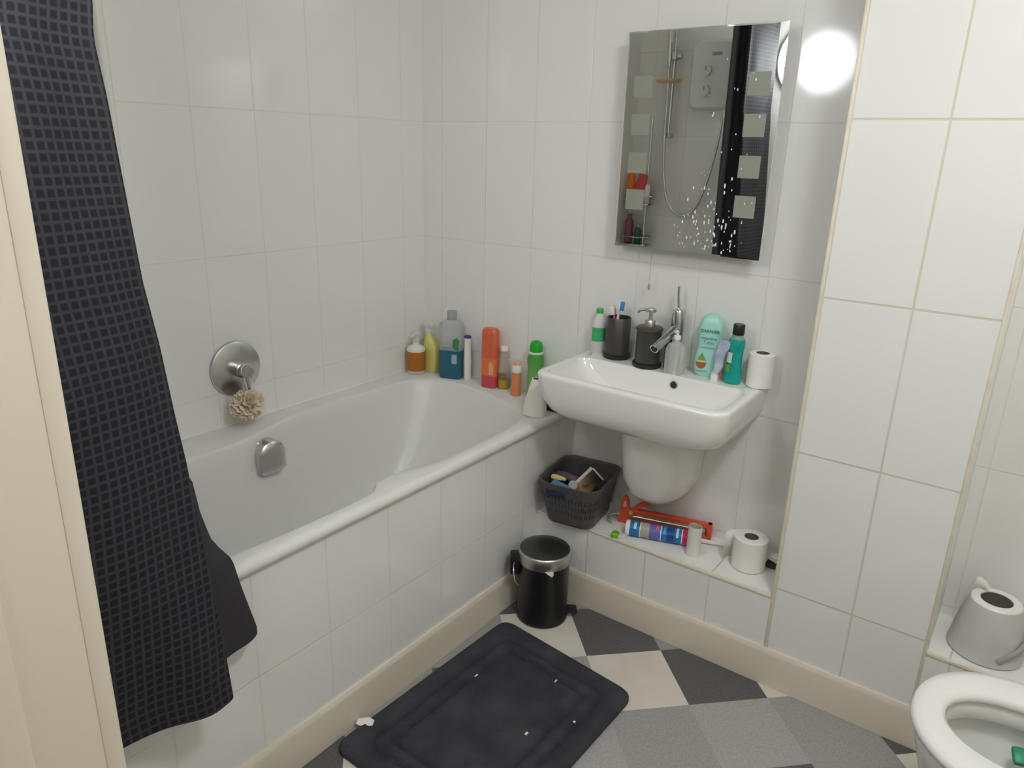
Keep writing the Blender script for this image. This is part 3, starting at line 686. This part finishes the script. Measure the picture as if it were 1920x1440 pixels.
m_oil = mat('yellow_oil', (.50, .35, .02), .15, trans=.2, coat=.2); m_oilg = mat('oil_bottle_glass', (.88, .86, .78), .06, trans=.8, ior=1.1); m_brl = mat('brown_label', (.22, .15, .06), .5)
t = thing('oil_bottle', 'small clear bottle with a little yellow oil and white cap', 'bottle', (.412, -.029, ZR))
bm = NB(); lathe(bm, [(.019, 0), (.0215, .003), (.0215, .030)], 28); obj('oil', bm, m_oil, t)
bm = NB(); lathe(bm, [(.0215, .030), (.0215, .068), (.0165, .092), (.0130, .108), (.0120, .138)], 28, cap0=False); obj('bottle', bm, m_oilg, t)
bm = NB(); lathe(bm, [(.0125, .138), (.0135, .139), (.0135, .153), (.012, .155)], 24); obj('cap', bm, m_white, t)
bm = NB(); band(bm, .0218, .035, .060, -170, -30); obj('label', bm, m_brl, t)

m_peach = mat('peach_plastic', (.66, .24, .11), .3); m_peachc = mat('salmon_cap', (.78, .30, .20), .35)
t = thing('deodorant', 'short peach roll on bottle with white collar on the bath rim', 'toiletry', (.494, -.064, ZR))
bm = NB(); lathe(bm, [(.0165, 0), (.0180, .003), (.0155, .045), (.0160, .080), (.0150, .084)], 26); obj('bottle', bm, m_peach, t)
bm = NB(); lathe(bm, [(.0172, .084), (.0178, .086), (.0172, .104), (.0150, .110)], 26); obj('collar', bm, m_white, t)
bm = NB(); lathe(bm, [(.0140, .110), (.0125, .117), (.0070, .121), (.001, .122)], 26); obj('cap', bm, m_peachc, t)

m_gcan = bpy.data.materials.new('green_can_print'); m_gcan.use_nodes = True
nt = m_gcan.node_tree; b = nt.nodes['Principled BSDF']; b.inputs['Roughness'].default_value = .3
tc = nt.nodes.new('ShaderNodeTexCoord'); sp = nt.nodes.new('ShaderNodeSeparateXYZ'); nt.links.new(tc.outputs['Object'], sp.inputs[0])
mr_ = nt.nodes.new('ShaderNodeMapRange'); nt.links.new(sp.outputs['Z'], mr_.inputs['Value']); mr_.inputs['From Min'].default_value = .02; mr_.inputs['From Max'].default_value = .15
rp = nt.nodes.new('ShaderNodeValToRGB'); rp.color_ramp.elements[0].color = (.30, .50, .16, 1); rp.color_ramp.elements[1].color = (.05, .30, .04, 1)
nt.links.new(mr_.outputs[0], rp.inputs['Fac']); nt.links.new(rp.outputs['Color'], b.inputs['Base Color'])
t = thing('spray_can', 'green spray can with domed green cap beside the washbasin', 'spray can', (.556, -.040, ZR))
bm = NB(); lathe(bm, [(.0255, 0), (.0275, .003), (.0275, .09), (.0265, .11), (.0295, .132), (.0290, .142), (.024, .158)], 32); obj('can', bm, m_gcan, t)
bm = NB(); lathe(bm, [(.0245, .158), (.0250, .160), (.0235, .165)], 32); obj('collar', bm, m_white, t)
bm = NB(); lathe(bm, [(.0225, .165), (.0225, .186), (.0190, .197), (.0100, .202), (.001, .203)], 32); obj('cap', bm, mat('bright_green_cap', (.02, .36, .025), .35), t)

t = thing('paper_tube', 'squashed white tapered paper roll on the near corner of the bath rim', 'paper roll', (.654, -.182, ZR), (0, math.radians(4), math.radians(25)))
bm = NB(); loft(bm, [rrect(.039, .030, .028, 0), rrect(.0375, .028, .027, .03), rrect(.0265, .022, .021, .09), rrect(.0195, .0170, .0165, .122), rrect(.0175, .0150, .0149, .122), rrect(.0175, .0150, .0149, .10)], True, False); obj('paper', bm, m_paper, t)
bm = NB(); loft(bm, [rrect(.0174, .0149, .0148, .120), rrect(.0174, .0149, .0148, .100), rrect(.001, .001, .0009, .100)], False, False); obj('core', bm, m_card, t)
t = obj('soap_box', box(NB(), .650, .7095, -.128, -.020, ZR, ZR + .032, bev=.006), m_black); tag(t, 'small black box on the bath corner under the washbasin', 'box')

# ------------------------------------------------------------------ on the basin ledge
ZT = ZL + .0007
m_bask = mat('grey_plastic_weave', (.085, .080, .080), .45)
bk_t = thing('storage_basket', 'dark grey plastic basket of toiletries on the ledge below the washbasin', 'basket', (.819, -.143, ZT), (0, 0, math.radians(8)))
bm = NB()
def bk(h, r, z, e=0): return rrect(h + e, h * 1.2 + e, r, z, k=9)
zs = [0, .003, .012, .04, .07, .10, .125, .140, .149, .1505, .1485, .140, .07, .008]
hw = [.074, .080, .0825, .086, .090, .0945, .099, .103, .106, .1035, .1000, .0985, .086, .075]
loft(bm, [bk(h, .040 + .25 * (h - .08), z) for h, z in zip(hw, zs)]); obj('tub', bm, m_bask, bk_t, sharp=60)
m_baskd = mat('basket_slots', (.022, .022, .026), .6)
bm = NB(); rg = random.Random(3)
ringA, ringB = bk(.0853, .0415, .035, .0008), bk(.0982, .0446, .120, .0008)
per = len(ringA)
for k in range(per):
    for lev in range(3):
        i, j = k, (k + 1) % per
        if (Vector(ringA[i]) - Vector(ringA[j])).length > .03: nsub = 9
        else: nsub = 1
        for s in range(nsub):
            u = (s + .5) / nsub; a = Vector(ringA[i]).lerp(Vector(ringA[j]), u); c = Vector(ringB[i]).lerp(Vector(ringB[j]), u)
            h0 = .05 + lev * .31 + rg.uniform(-.04, .04); h1 = h0 + rg.uniform(.12, .24)
            d = (Vector(ringA[j]) - Vector(ringA[i])).normalized() * .0013
            lean = d * rg.uniform(-2.5, 2.5)
            bm.faces.new([bm.verts.new(v) for v in (a.lerp(c, h0) - d, a.lerp(c, h0) + d, a.lerp(c, h1) + d + lean, a.lerp(c, h1) - d + lean)])
tag(obj('woven_slots', bm, m_baskd, bk_t, recalc=False), None, None, kind='stuff')
m_navy = mat('navy_plastic', (.012, .02, .06), .3)
bm = NB(); box(bm, -.066, -.002, -.1215, -.1155, .106, .124, bev=.0018, M=Matrix.Rotation(.0, 4, 'Z')); obj('handle_slot', bm, m_navy, bk_t)
# contents of the basket (each its own thing)
def inb(dx, dy, dz):
    a = math.radians(8); return (.819 + dx * math.cos(a) - dy * math.sin(a), -.143 + dx * math.sin(a) + dy * math.cos(a), ZT + dz)
def flat_tube(name, label, cat, p, rot, L_, w0, w1, th, m, capm=None, stripe=None):
    t = thing(name, label, cat, p, rot)
    bm = NB(); loft(bm, [rrect(w0, th, th * .95, 0), rrect(w0, th, th * .95, L_ * .3), rrect((w0 + w1) / 2, th * .7, th * .6, L_ * .65), rrect(w1, .0015, .0014, L_)]); obj('tube', bm, m, t)
    if capm: bm = NB(); lathe(bm, [(w0 * .7, -.018), (w0 * .75, -.016), (w0 * .75, 0)], 20, sy=.8); obj('cap', bm, capm, t)
    if stripe: bm = NB(); box(bm, -w0 * .8, w0 * .8, -th - .0006, -th + .001, L_ * .05, L_ * .3); obj('label', bm, stripe, t)
    return t
m_dye = bpy.data.materials.new('dye_box_print'); m_dye.use_nodes = True
nt = m_dye.node_tree; b = nt.nodes['Principled BSDF']; b.inputs['Roughness'].default_value = .35
tc = nt.nodes.new('ShaderNodeTexCoord'); sp = nt.nodes.new('ShaderNodeSeparateXYZ'); nt.links.new(tc.outputs['Object'], sp.inputs[0])
mr_ = nt.nodes.new('ShaderNodeMapRange'); nt.links.new(sp.outputs['Z'], mr_.inputs['Value']); mr_.inputs['From Min'].default_value = 0.01; mr_.inputs['From Max'].default_value = .115
rp = nt.nodes.new('ShaderNodeValToRGB'); e = rp.color_ramp.elements; e[0].color = (.10, .02, .02, 1); e[1].color = (.02, .025, .02, 1)
for p_, c_ in ((.35, (.45, .26, .16, 1)), (.55, (.30, .15, .07, 1)), (.75, (.06, .05, .03, 1))):
    q_ = e.new(p_); q_.color = c_
nt.links.new(mr_.outputs[0], rp.inputs['Fac']); nt.links.new(rp.outputs['Color'], b.inputs['Base Color'])
t = thing('hair_dye_box', 'white edged carton with brown and black print leaning in the basket', 'carton', inb(.000, -.060, .082), (math.radians(-14), math.radians(48), math.radians(38)))
bm = NB(); box(bm, -.026, .026, -.003, .003, 0, .112, bev=.001); obj('printed_face', bm, m_dye, t)
bm = NB(); box(bm, -.035, -.0262, -.0036, .0036, -.004, .114, bev=.001); box(bm, -.0262, .027, -.0036, .0036, .1122, .118, bev=.001); obj('white_edge', bm, m_white, t)
m_bwh = mat('blue_white_pack', (.10, .20, .38), .3); m_wlab = mat('pale_pack_label', (.60, .68, .74), .35); m_yc = mat('pale_yellow_plastic', (.62, .55, .24), .35)
m_mauve = mat('mauve_grey_plastic', (.16, .12, .13), .4)
flat_tube('cream_tube', 'blue tube with pale label lying at the front of the basket', 'tube', inb(-.060, -.072, .128), (math.radians(90), 0, math.radians(75)), .085, .014, .016, .010, m_bwh, None, m_wlab)
t = simple_bottle('razor_handle', 'pale yellow handle lying at the front left of the basket', 'toiletry', inb(-.080, -.052, .138), [(.004, 0), (.009, .004), (.010, .02), (.006, .045), (.004, .052)], m_yc, rot=(0, math.radians(88), math.radians(6)), bname='handle')
flat_tube('cream_tube', 'mauve grey tube lying at the back of the basket', 'tube', inb(-.070, .010, .122), (math.radians(88), 0, math.radians(80)), .115, .014, .017, .012, m_mauve, m_mauve)
t = simple_bottle('small_jar', 'small grey oval tub in the middle of the basket', 'jar', inb(-.002, -.040, .118), [(.013, 0), (.015, .002), (.015, .018), (.012, .020)], mat('grey_tub', (.28, .26, .24), .35), [('lid', [(.0155, .020), (.0155, .026), (.013, .028)], m_greycap, (1, 1))], rot=(math.radians(60), 0, .3), bname='tub')
t = simple_bottle('tissue_pack', 'dark purple pouch filling the bottom of the basket', 'pouch', inb(0, 0, .012), [(.060, 0), (.068, .01), (.074, .04), (.070, .066), (.04, .076), (.005, .078)], mat('dark_pouch', (.07, .055, .062), .5, bump=(30, .8, .01)), sx=.98, sy=1.15, bname='pouch')

# sealant gun leaning on the wall
m_red = mat('red_orange_paint', (.62, .085, .035), .35)
sgn = thing('sealant_gun', 'orange red sealant gun with cradle frame lying on the ledge', 'sealant gun', (.955, -.095, ZT))
def GP(u, h, d=0): return (u, .060 * (u / .28) + d, h)      # runs towards the wall on the right
M_g = Matrix.Rotation(math.radians(15.0), 4, 'Z') @ Matrix.Diagonal((1, 1, 1.13, 1))
def gobj(name, bm, m, p=sgn, sharp=38):
    bmesh.ops.transform(bm, matrix=M_g, verts=bm.verts); return obj(name, bm, m, p, sharp)
bm = NB(); prism(bm, [(-.012, .004), (.020, .000), (.030, .020), (.040, .032), (.034, .045), (.016, .048), (-.004, .042), (-.010, .022)], .016); gobj('body', bm, m_red)
bm = NB(); prism(bm, [(.000, .040), (.022, .044), (.020, .066), (.014, .080), (.006, .083), (-.001, .076), (-.002, .058)], .014); gobj('grip', bm, m_red)
bm = NB(); prism(bm, [(.004, .050), (.014, .052), (.012, .066), (.007, .070), (.004, .064)], .0150); gobj('grip_recess', bm, mat('pale_metal_plate', (.55, .45, .40), .4))
bm = NB(); prism(bm, [(.030, .032), (.044, .038), (.062, .058), (.086, .066), (.092, .074), (.088, .082), (.066, .076), (.044, .060), (.030, .046)], .010); gobj('trigger', bm, m_red)
bm = NB(); box(bm, .030, .285, -.010, .010, .034, .0475, bev=.002); gobj('upper_rail', bm, m_red)
bm = NB(); box(bm, .030, .272, -.010, .010, .002, .0125, bev=.002); gobj('lower_rail', bm, m_red)
bm = NB(); box(bm, .270, .286, -.011, .011, .002, .0475, bev=.003); gobj('end_plate', bm, m_red)
bm = NB(); tube(bm, [(-.012, 0, .022), (.265, 0, .022)], .0045, 10); box(bm, .245, .266, -.009, .009, .012, .033, bev=.002); gobj('plunger_rod', bm, m_steel)
bm = NB(); tube(bm, smooth_pts([(-.012, 0, .022), (-.026, -.006, .023), (-.038, -.016, .019), (-.037, -.026, .012), (-.026, -.034, .006)], 4), .0028, 8); gobj('rod_hook', bm, m_steel)
bm = NB(); tube(bm, [(.030, -.0105, .036), (.030, .0105, .036)], .0065, 14); gobj('pivot_pin', bm, mat('brass_yellow', (.65, .45, .05), .35))

# sealant cartridge: printed bands
m_blue = mat('blue_print', (.01, .17, .42), .3); m_blue2 = mat('violet_print', (.14, .13, .42), .3); m_beige = mat('beige_print', (.40, .37, .33), .4); m_mag = mat('magenta_print', (.60, .03, .12), .3); m_navyp = mat('navy_print', (.01, .05, .26), .3)
vA, vB = Vector((1.005, -.160, ZT + .0242)), Vector((1.205, -.094, ZT + .0242))
dv = (vB - vA).normalized()
ct = thing('sealant_cartridge', 'blue and white sealant cartridge lying in front of the sealant gun', 'cartridge', vA); ct.rotation_euler = dv.to_track_quat('Z', 'Y').to_euler()
RC = .0238
def cbands(name, z0, z1, m, r=RC, bev=0):
    bm = NB(); lathe(bm, [(r - bev, z0), (r, z0 + bev + .0001), (r, z1 - .0001), (r, z1)], 32); return obj(name, bm, m, ct)
cbands('end_rim', 0, .013, m_white, RC + .0004, .001); cbands('blue_band', .013, .044, m_blue); cbands('white_ring', .044, .047, m_white); cbands('beige_band', .047, .088, m_beige)
cbands('violet_band', .074, .108, m_blue2, RC + .0002); cbands('thin_white_ring', .108, .111, m_white); cbands('blue_panel', .111, .172, m_blue); cbands('magenta_band', .175, .196, m_mag); cbands('second_white_ring', .172, .175, m_white)
cbands('navy_panel', .128, .150, m_navyp, RC + .0002)
cq = ct.rotation_euler.to_matrix(); up_l = cq.transposed() @ Vector((0, -.62, .78)); ang0 = math.degrees(math.atan2(up_l.y, up_l.x))
for nm, z0, z1, a0, a1, mm in (('white_words', .026, .034, -28, 28, m_wlab), ('red_badge', .094, .103, -38, 4, mat('coral_badge', (.78, .15, .12), .4)), ('pale_words', .156, .163, -45, 40, m_wlab), ('pale_lines', .117, .124, -30, 30, mat('mid_blue_lines', (.10, .34, .60), .4))):
    bm = NB(); band(bm, RC + .0006, z0, z1, ang0 + a0, ang0 + a1); obj(nm, bm, mm, ct)
# standing cardboard core
t = thing('cardboard_core', 'empty white cardboard core standing at the end of the sealant cartridge', 'cardboard tube', (1.222, -.143, ZT))
bm = NB(); lathe(bm, [(.0190, 0), (.0190, .096), (.0178, .096), (.0178, .002)], 36, sx=1.1, sy=.9, cap0=True, cap1=False); obj('outside', bm, mat('white_card', (.70, .68, .64), .85), t)
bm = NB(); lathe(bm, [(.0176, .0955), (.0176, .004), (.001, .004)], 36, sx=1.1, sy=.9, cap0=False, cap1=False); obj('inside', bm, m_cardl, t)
# white plastic nozzle
vA, vB = Vector((1.196, -.070, ZT + .011)), Vector((1.305, -.034, ZT + .0065))
t = thing('sealant_nozzle', 'long white plastic nozzle lying behind the cardboard core', 'nozzle', vA); t.rotation_euler = (vB - vA).to_track_quat('Z', 'Y').to_euler()
bm = NB(); lathe(bm, [(.0105, 0), (.011, .002), (.011, .014), (.007, .016), (.0035, .112), (.002, .114)], 18); tag(obj('cone', bm, m_white, t), None, None)
bm = NB(); lathe(bm, [(.0118, .003), (.0118, .009)], 12); obj('thread_collar', bm, m_white, t)
# toilet roll on the ledge with a loose sheet
t = roll('toilet_roll', 'white toilet roll with a loose sheet standing on the ledge', (1.375, -.100, ZT), .048, .098)
bm = NB(); pts = [(-.010, .0488), (-.028, .044), (-.045, .0305), (-.060, .018), (-.070, .002), (-.072, -.012)]
pts = smooth_pts([(x, y, 0) for x, y in pts], 4)
lo = [(p.x, p.y, .004) for p in pts]; hi = [(p.x * .98, p.y, .092) for p in pts]
loft(bm, [lo, hi], False, False, closed=False)
sh = obj('loose_sheet', bm, m_paper, t); md = sh.modifiers.new('thickness', 'SOLIDIFY'); md.thickness = .0008
# crumpled paper by the column
t = thing('crumpled_wrapper', 'small crumpled white wrapper with dark inside by the tiled column', 'wrapper', (1.435, -.058, ZT))
rg = random.Random(8); bm = NB(); bmesh.ops.create_icosphere(bm, subdivisions=2, radius=.020)
for v in bm.verts: v.co *= rg.uniform(.6, 1.1); v.co.z = v.co.z * .75 + .030
obj('paper', bm, m_paper, t, sharp=10)
bm = NB(); box(bm, -.018, .020, -.014, .016, 0, .017, bev=.003); obj('dark_packet', bm, mat('dark_brown_card', (.06, .035, .03), .7), t)
# green and clear packet at the ledge front
t = thing('plastic_packet', 'tiny clear packet with bright green end at the ledge front', 'packet', (1.000, -.192, ZT), (0, 0, math.radians(16)))
bm = NB(); loft(bm, [rrect(.010, .014, .003, 0, -.014), rrect(.010, .014, .003, .012, -.014), rrect(.007, .011, .002, .015, -.014)]); obj('green_end', bm, mat('lime_plastic', (.18, .45, .03), .4), t)
bm = NB(); loft(bm, [rrect(.013, .012, .003, 0, .010), rrect(.013, .012, .003, .010, .010), rrect(.010, .009, .002, .012, .010)]); obj('clear_end', bm, m_cloudy, t)

# ------------------------------------------------------------------ pedal bin
bn = thing('pedal_bin', 'small black pedal bin with steel lid in the corner', 'bin', (.818, -.336, .0004), (0, 0, math.radians(36.5)))
bm = NB(); lathe(bm, [(.078, 0), (.0815, .004), (.0815, .012), (.0795, .016), (.0795, .205), (.0805, .207)], 56); obj('body', bm, m_blackm, bn)
bm = NB(); lathe(bm, [(.0815, .203), (.083, .206), (.083, .236), (.0815, .241), (.079, .243)], 56, cap0=True); lidb = obj('lid_band', bm, m_steel, bn)
bm = NB(); lathe(bm, [(.079, .2425), (.07, .247), (.04, .252), (.002, .2535)], 56, cap0=True); obj('lid_top', bm, mat('dark_steel_lid', (.09, .09, .088), .3, metal=.8), lidb)
bm = NB(); box(bm, -.108, -.076, -.022, .022, .155, .222, bev=.006); obj('hinge_box', bm, m_black, bn)
bm = NB(); tube(bm, smooth_pts([(-.080, -.068, .150), (-.092, -.066, .165), (-.097, -.05, .195), (-.095, -.03, .205)], 4), .0022, 8); obj('carry_handle', bm, m_chrome, bn)
bm = NB(); box(bm, .074, .112, -.020, .020, .016, .026, bev=.004); obj('pedal', bm, m_black, bn)
bm = NB(); pr = [(-.013, .206), (.012, .208), (.014, .196), (.009, .188), (-.002, .196)]
prism(bm, pr, .0012, Matrix.Rotation(math.radians(8), 4, 'Z') @ Matrix.Translation((.0, -.0836, 0)))
obj('bag_corner', bm, m_paper, bn)

# ------------------------------------------------------------------ bath mat and scraps
m_mat = mat('charcoal_pile', (.030, .030, .040), .95, noise=(14, (.050, .050, .062)), bump=(190, 1.0, .004))
mt_c = [(.742, -.462), (.792, -.448), (1.215, -.512), (1.222, -.545), (1.225, -1.06), (1.195, -1.11), (.80, -1.125), (.733, -1.085)]
bm = NB()
def matring(off, z):
    # rounded quad: corners of the mat, pulled in by off
    C4 = [Vector((.752, -.447, 0)), Vector((1.232, -.494, 0)), Vector((1.215, -1.125, 0)), Vector((.726, -1.122, 0))]
    ctr = sum(C4, Vector()) / 4; out = []
    for i in range(4):
        p, a, b_ = C4[i], C4[i - 1], C4[(i + 1) % 4]
        da, db = (a - p).normalized(), (b_ - p).normalized()
        p = p + (da + db) * off; r = max(.045 - off * .3, .012)
        for k in range(9):
            t_ = k / 8; out.append(p + da * r * (1 - t_) ** 2 + db * r * t_ ** 2)
    return [(v.x, v.y, z) for v in out]
loft(bm, [matring(.003, .0008), matring(0, .004), matring(.0, .011), matring(.004, .0165), matring(.010, .0185), matring(.052, .0185), matring(.056, .004), matring(.066, .004), matring(.070, .0185), matring(.094, .0185), matring(.098, .004), matring(.108, .004), matring(.112, .018)], True, True)
tag(obj('bath_mat', bm, m_mat, sharp=80), 'charcoal bath mat on the floor in front of the bath', 'bath mat')
rg = random.Random(2)
bm = NB(); prism(bm, [(-.022, -.012), (.006, -.016), (.022, -.006), (.020, .010), (-.004, .014), (-.024, .004)], .0012, Matrix.Translation((.737, -1.022, .0185)) @ Matrix.Rotation(PI / 2 + .15, 4, 'X') @ Matrix.Rotation(.6, 4, 'Y'))
tag(obj('paper_scrap', bm, m_paper), 'torn white paper scrap on the mat edge by the skirting', 'paper scrap')
for (x, y, sx, sy, lb) in ((.849, -.710, .002, .006, 'white lint fleck on the far left of the mat'), (1.037, -.589, .002, .005, 'white lint fleck near the middle of the mat'), (1.084, -.797, .003, .005, 'white lint fleck near the front right of the mat'), (1.159, -.688, .003, .003, 'white lint fleck near the right edge of the mat')):
    bm = NB(); box(bm, x - sx, x + sx, y - sy, y + sy, .0175, .0200, bev=.0008); tag(obj('lint_fleck', bm, m_paper), lb, 'lint', 'lint on the bath mat')

# ------------------------------------------------------------------ toilet
tl = thing('toilet', 'white toilet with open round seat at the right edge', 'toilet', (2.06, -.590, 0))
def egg(a_f, a_b, hw, z, cx=0, n=56, p=2.0):
    out = []
    for i in range(n):
        th = 2 * PI * i / n; c, s = math.cos(th), math.sin(th)
        a = a_b if c > 0 else a_f
        e = 2 / (2.6 if c > 0 else 2.15)
        out.append((cx + math.copysign(abs(c) ** e, c) * a, math.copysign(abs(s) ** (2 / 2.15), s) * hw, z))
    return out
m_seat = mat('white_seat_plastic', (.83, .825, .80), .22)
bm = NB(); loft(bm, [egg(.186, .20, .176, .397), egg(.194, .205, .184, .401), egg(.1955, .206, .1855, .410), egg(.190, .202, .180, .418), egg(.172, .19, .162, .4215), egg(.148, .165, .112, .4205), egg(.138, .152, .102, .415), egg(.135, .148, .099, .405), egg(.140, .150, .104, .397), egg(.186, .20, .176, .397)], False, False)
obj('seat', bm, m_seat, tl, sharp=60)
bm = NB(); box(bm, .20, .235, -.10, .10, .397, .420, bev=.006); obj('seat_hinge', bm, m_seat, tl)
bm = NB(); loft(bm, [egg(.075, .385, .095, 0), egg(.080, .385, .10, .05), egg(.115, .385, .125, .16), egg(.155, .385, .155, .27), egg(.178, .385, .172, .35), egg(.183, .385, .176, .385), egg(.182, .384, .175, .394), egg(.178, .30, .170, .396),
    egg(.140, .165, .108, .395), egg(.137, .163, .105, .385), egg(.136, .163, .104, .364), egg(.139, .166, .107, .358), egg(.156, .18, .128, .360), egg(.158, .18, .130, .345), egg(.145, .165, .118, .29), egg(.11, .125, .085, .24), egg(.08, .095, .060, .21), egg(.04, .06, .03, .185)], True, True)
obj('pan', bm, m_ceramic, tl, sharp=60)
m_water = mat('toilet_water', (.22, .245, .225), .04, spec=.5, trans=.0)
bm = NB(); loft(bm, [egg(.1115, .127, .0865, .2420), egg(.02, .02, .012, .2425)], False, True); obj('water', bm, m_water, tl)
bm = NB(); box(bm, -.017, .017, -.018, .018, 0, .016, bev=.006); o = obj('toilet_block', bm, mat('green_block', (.02, .28, .14), .4)); o.location = (2.062, -.505, .312); o.rotation_euler = (.5, 0, .3)
tag(o, 'green toilet freshener block inside the toilet bowl', 'toilet block')

# ------------------------------------------------------------------ jug on the right ledge
m_jug = mat('grey_white_plastic', (.57, .57, .545), .4, noise=(18, (.53, .53, .51)))
jg = thing('plastic_jug', 'grey white conical jug with dark round opening on the ledge by the toilet', 'jug', (1.972, -.1045, ZT))
bm = NB(); lathe(bm, [(.074, 0), (.081, .003), (.0815, .012), (.079, .022), (.076, .05), (.068, .090), (.058, .128), (.055, .136)], 48); obj('body', bm, m_jug, jg)
bm = NB(); lathe(bm, [(.0545, .134), (.0550, .139), (.052, .1425), (.035, .1425), (.034, .138)], 48, cap0=True, cap1=True); obj('rim', bm, m_white, jg)
bm = NB(); lathe(bm, [(.0335, .1405), (.031, .143), (.001, .1432)], 40); obj('opening', bm, mat('brown_opening', (.055, .042, .035), .8), jg)
bm = NB(); rings = []
for x, z in ((-.018, .138), (-.030, .151), (-.043, .158), (-.050, .154), (-.054, .140), (-.056, .126)):
    rings.append([(x, .040 + dy, z + dz) for dy, dz in ((-.014, 0), (.010, 0), (.010, .007), (-.014, .007))])
loft(bm, rings); obj('handle', bm, m_white, jg)
m_band = mat('grey_band', (.30, .30, .285), .5)
bm = NB(); tube(bm, [(.030, -.0735, .022), (.062, -.052, .05), (.082, -.020, .080), (.088, .012, .100)], .0075, 10); obj('spout', bm, m_band, jg)

# ------------------------------------------------------------------ shower fittings on the end wall (seen in the mirror)
sr = thing('shower_rail', 'chrome shower riser rail with handset, hose and soap dish on the end wall', 'shower', (.215, YE, 0))
bm = NB(); tube(bm, [(0, .045, 1.50), (0, .045, 2.10)], .011, 16); obj('riser_rail', bm, m_chrome, sr)
for z in (1.515, 2.085):
    bm = NB(); tube(bm, [(0, .001, z), (0, .058, z)], .014, 16); obj('rail_bracket', bm, m_chrome, sr)
bm = NB(); box(bm, -.020, .022, .028, .075, 1.865, 1.905, bev=.008); tube(bm, [(.02, .05, 1.885), (.042, .05, 1.885)], .016, 16); obj('slider', bm, m_satin, sr)
bm = NB(); tube(bm, smooth_pts([(-.012, .075, 1.85), (-.012, .082, 1.92), (-.010, .098, 2.02), (-.008, .115, 2.08)], 4), .012, 14)
obj('handset', bm, m_chrome, sr)
bm = NB(); tube(bm, smooth_pts([(-.012, .078, 1.855), (-.008, .075, 1.70), (-.004, .07, 1.45), (.015, .065, 1.27), (.055, .06, 1.16), (.125, .055, 1.125), (.19, .05, 1.165), (.235, .048, 1.28), (.265, .045, 1.42), (.285, .05, 1.55), (.285, .05, 1.632)], 6), .0075, 12); obj('hose', bm, m_satin, sr)
bm = NB(); lathe(bm, [(.05, 1.762), (.056, 1.770), (.054, 1.778), (.045, 1.772)], 32, cx=-.015, cy=.062, sx=1.2, sy=.8); obj('soap_dish', bm, mat('amber_plastic', (.62, .38, .22), .3), sr)
es = thing('electric_shower', 'white electric shower unit on the end wall, seen in the mirror', 'shower unit', (.43, YE, 1.79))
bm = NB(); loft(bm, [[(x, .001, z) for x, z, _ in rrect(.105, .155, .025, 0)], [(x, .06, z) for x, z, _ in rrect(.105, .155, .025, 0)], [(x, .085, z) for x, z, _ in rrect(.095, .145, .03, 0)]])
m_unit = mat('pale_grey_plastic', (.70, .72, .73), .3); obj('case', bm, m_unit, es)
for z in (.02, -.07):
    bm = NB(); tube(bm, [(-.02, .084, z), (-.02, .102, z)], .026, 24); obj('dial', bm, m_unit, es)
    bm = NB(); box(bm, -.024, -.016, .1005, .1035, z, z + .020); obj('dial_mark', bm, m_greycap, es)
bm = NB(); box(bm, .0, .05, .0845, .0865, .085, .10); obj('display_mark', bm, m_greycap, es)

# corner caddy with toiletries
ck = thing('corner_caddy', 'chrome two tier shower caddy in the far corner, seen in the mirror', 'caddy', (.115, YE + .075, 0))
bm = NB(); tube(bm, [(0.02, 0, .93), (.02, 0, 1.60)], .007, 12); obj('pole', bm, m_chrome, ck)
for z in (.955, 1.165):
    bm = NB(); lathe(bm, [(.001, z), (.085, z), (.088, z + .003), (.088, z + .008), (.084, z + .008)], 30, cx=-.02, sx=1.0, sy=.72); 
    tube(bm, [(-.02 + .087 * math.cos(a), .063 * math.sin(a), z + .045) for a in [2 * PI * i / 28 for i in range(29)]], .0025, 6, caps=False)
    obj('basket', bm, m_chrome, ck)
m_or2 = mat('bright_orange_plastic', (.85, .20, .02), .3); m_red2 = mat('red_pouch', (.60, .07, .07), .45); m_pk = mat('plum_plastic', (.22, .07, .09), .35); m_yl2 = mat('amber_cap', (.75, .42, .03), .35)
cx_, cy_ = .095, YE + .075
def cb(name, label, dx, dy, z, r, h, m, capm):
    return simple_bottle(name, label, 'bottle', (cx_ + dx, cy_ + dy, z), [(r * .9, 0), (r, .003), (r, h * .75), (r * .55, h * .85)], m, [('cap', [(r * .5, h * .85), (r * .55, h * .86), (r * .5, h), (r * .3, h + .001)], capm, (1, 1))])
cb('shampoo_bottle', 'tall bright orange bottle on the caddy top tier, seen in the mirror', -.055, .0, 1.1735, .022, .18, m_or2, m_or2)
t = thing('sponge_pouch', 'red pouch on the caddy top tier beside the orange bottle', 'pouch', (cx_ - .006, cy_ + .018, 1.1735), (0, math.radians(12), 0))
bm = NB(); loft(bm, [rrect(.024, .016, .01, 0), rrect(.028, .02, .012, .02), rrect(.030, .018, .012, .10), rrect(.024, .008, .007, .15)]); obj('pouch', bm, m_red2, t)
cb('shampoo_bottle', 'amber capped bottle on the caddy top tier, rightmost in the mirror', .046, .01, 1.1735, .016, .115, m_white, m_yl2)
cb('shower_gel_bottle', 'plum bottle on the caddy lower tier, left in the mirror', -.050, .0, .9635, .024, .15, m_pk, m_pk)
cb('shower_gel_bottle', 'dark green bottle on the caddy lower tier, right of the plum one', .010, .008, .9635, .020, .10, mat('dark_green_plastic', (.03, .12, .09), .3), m_greycap)
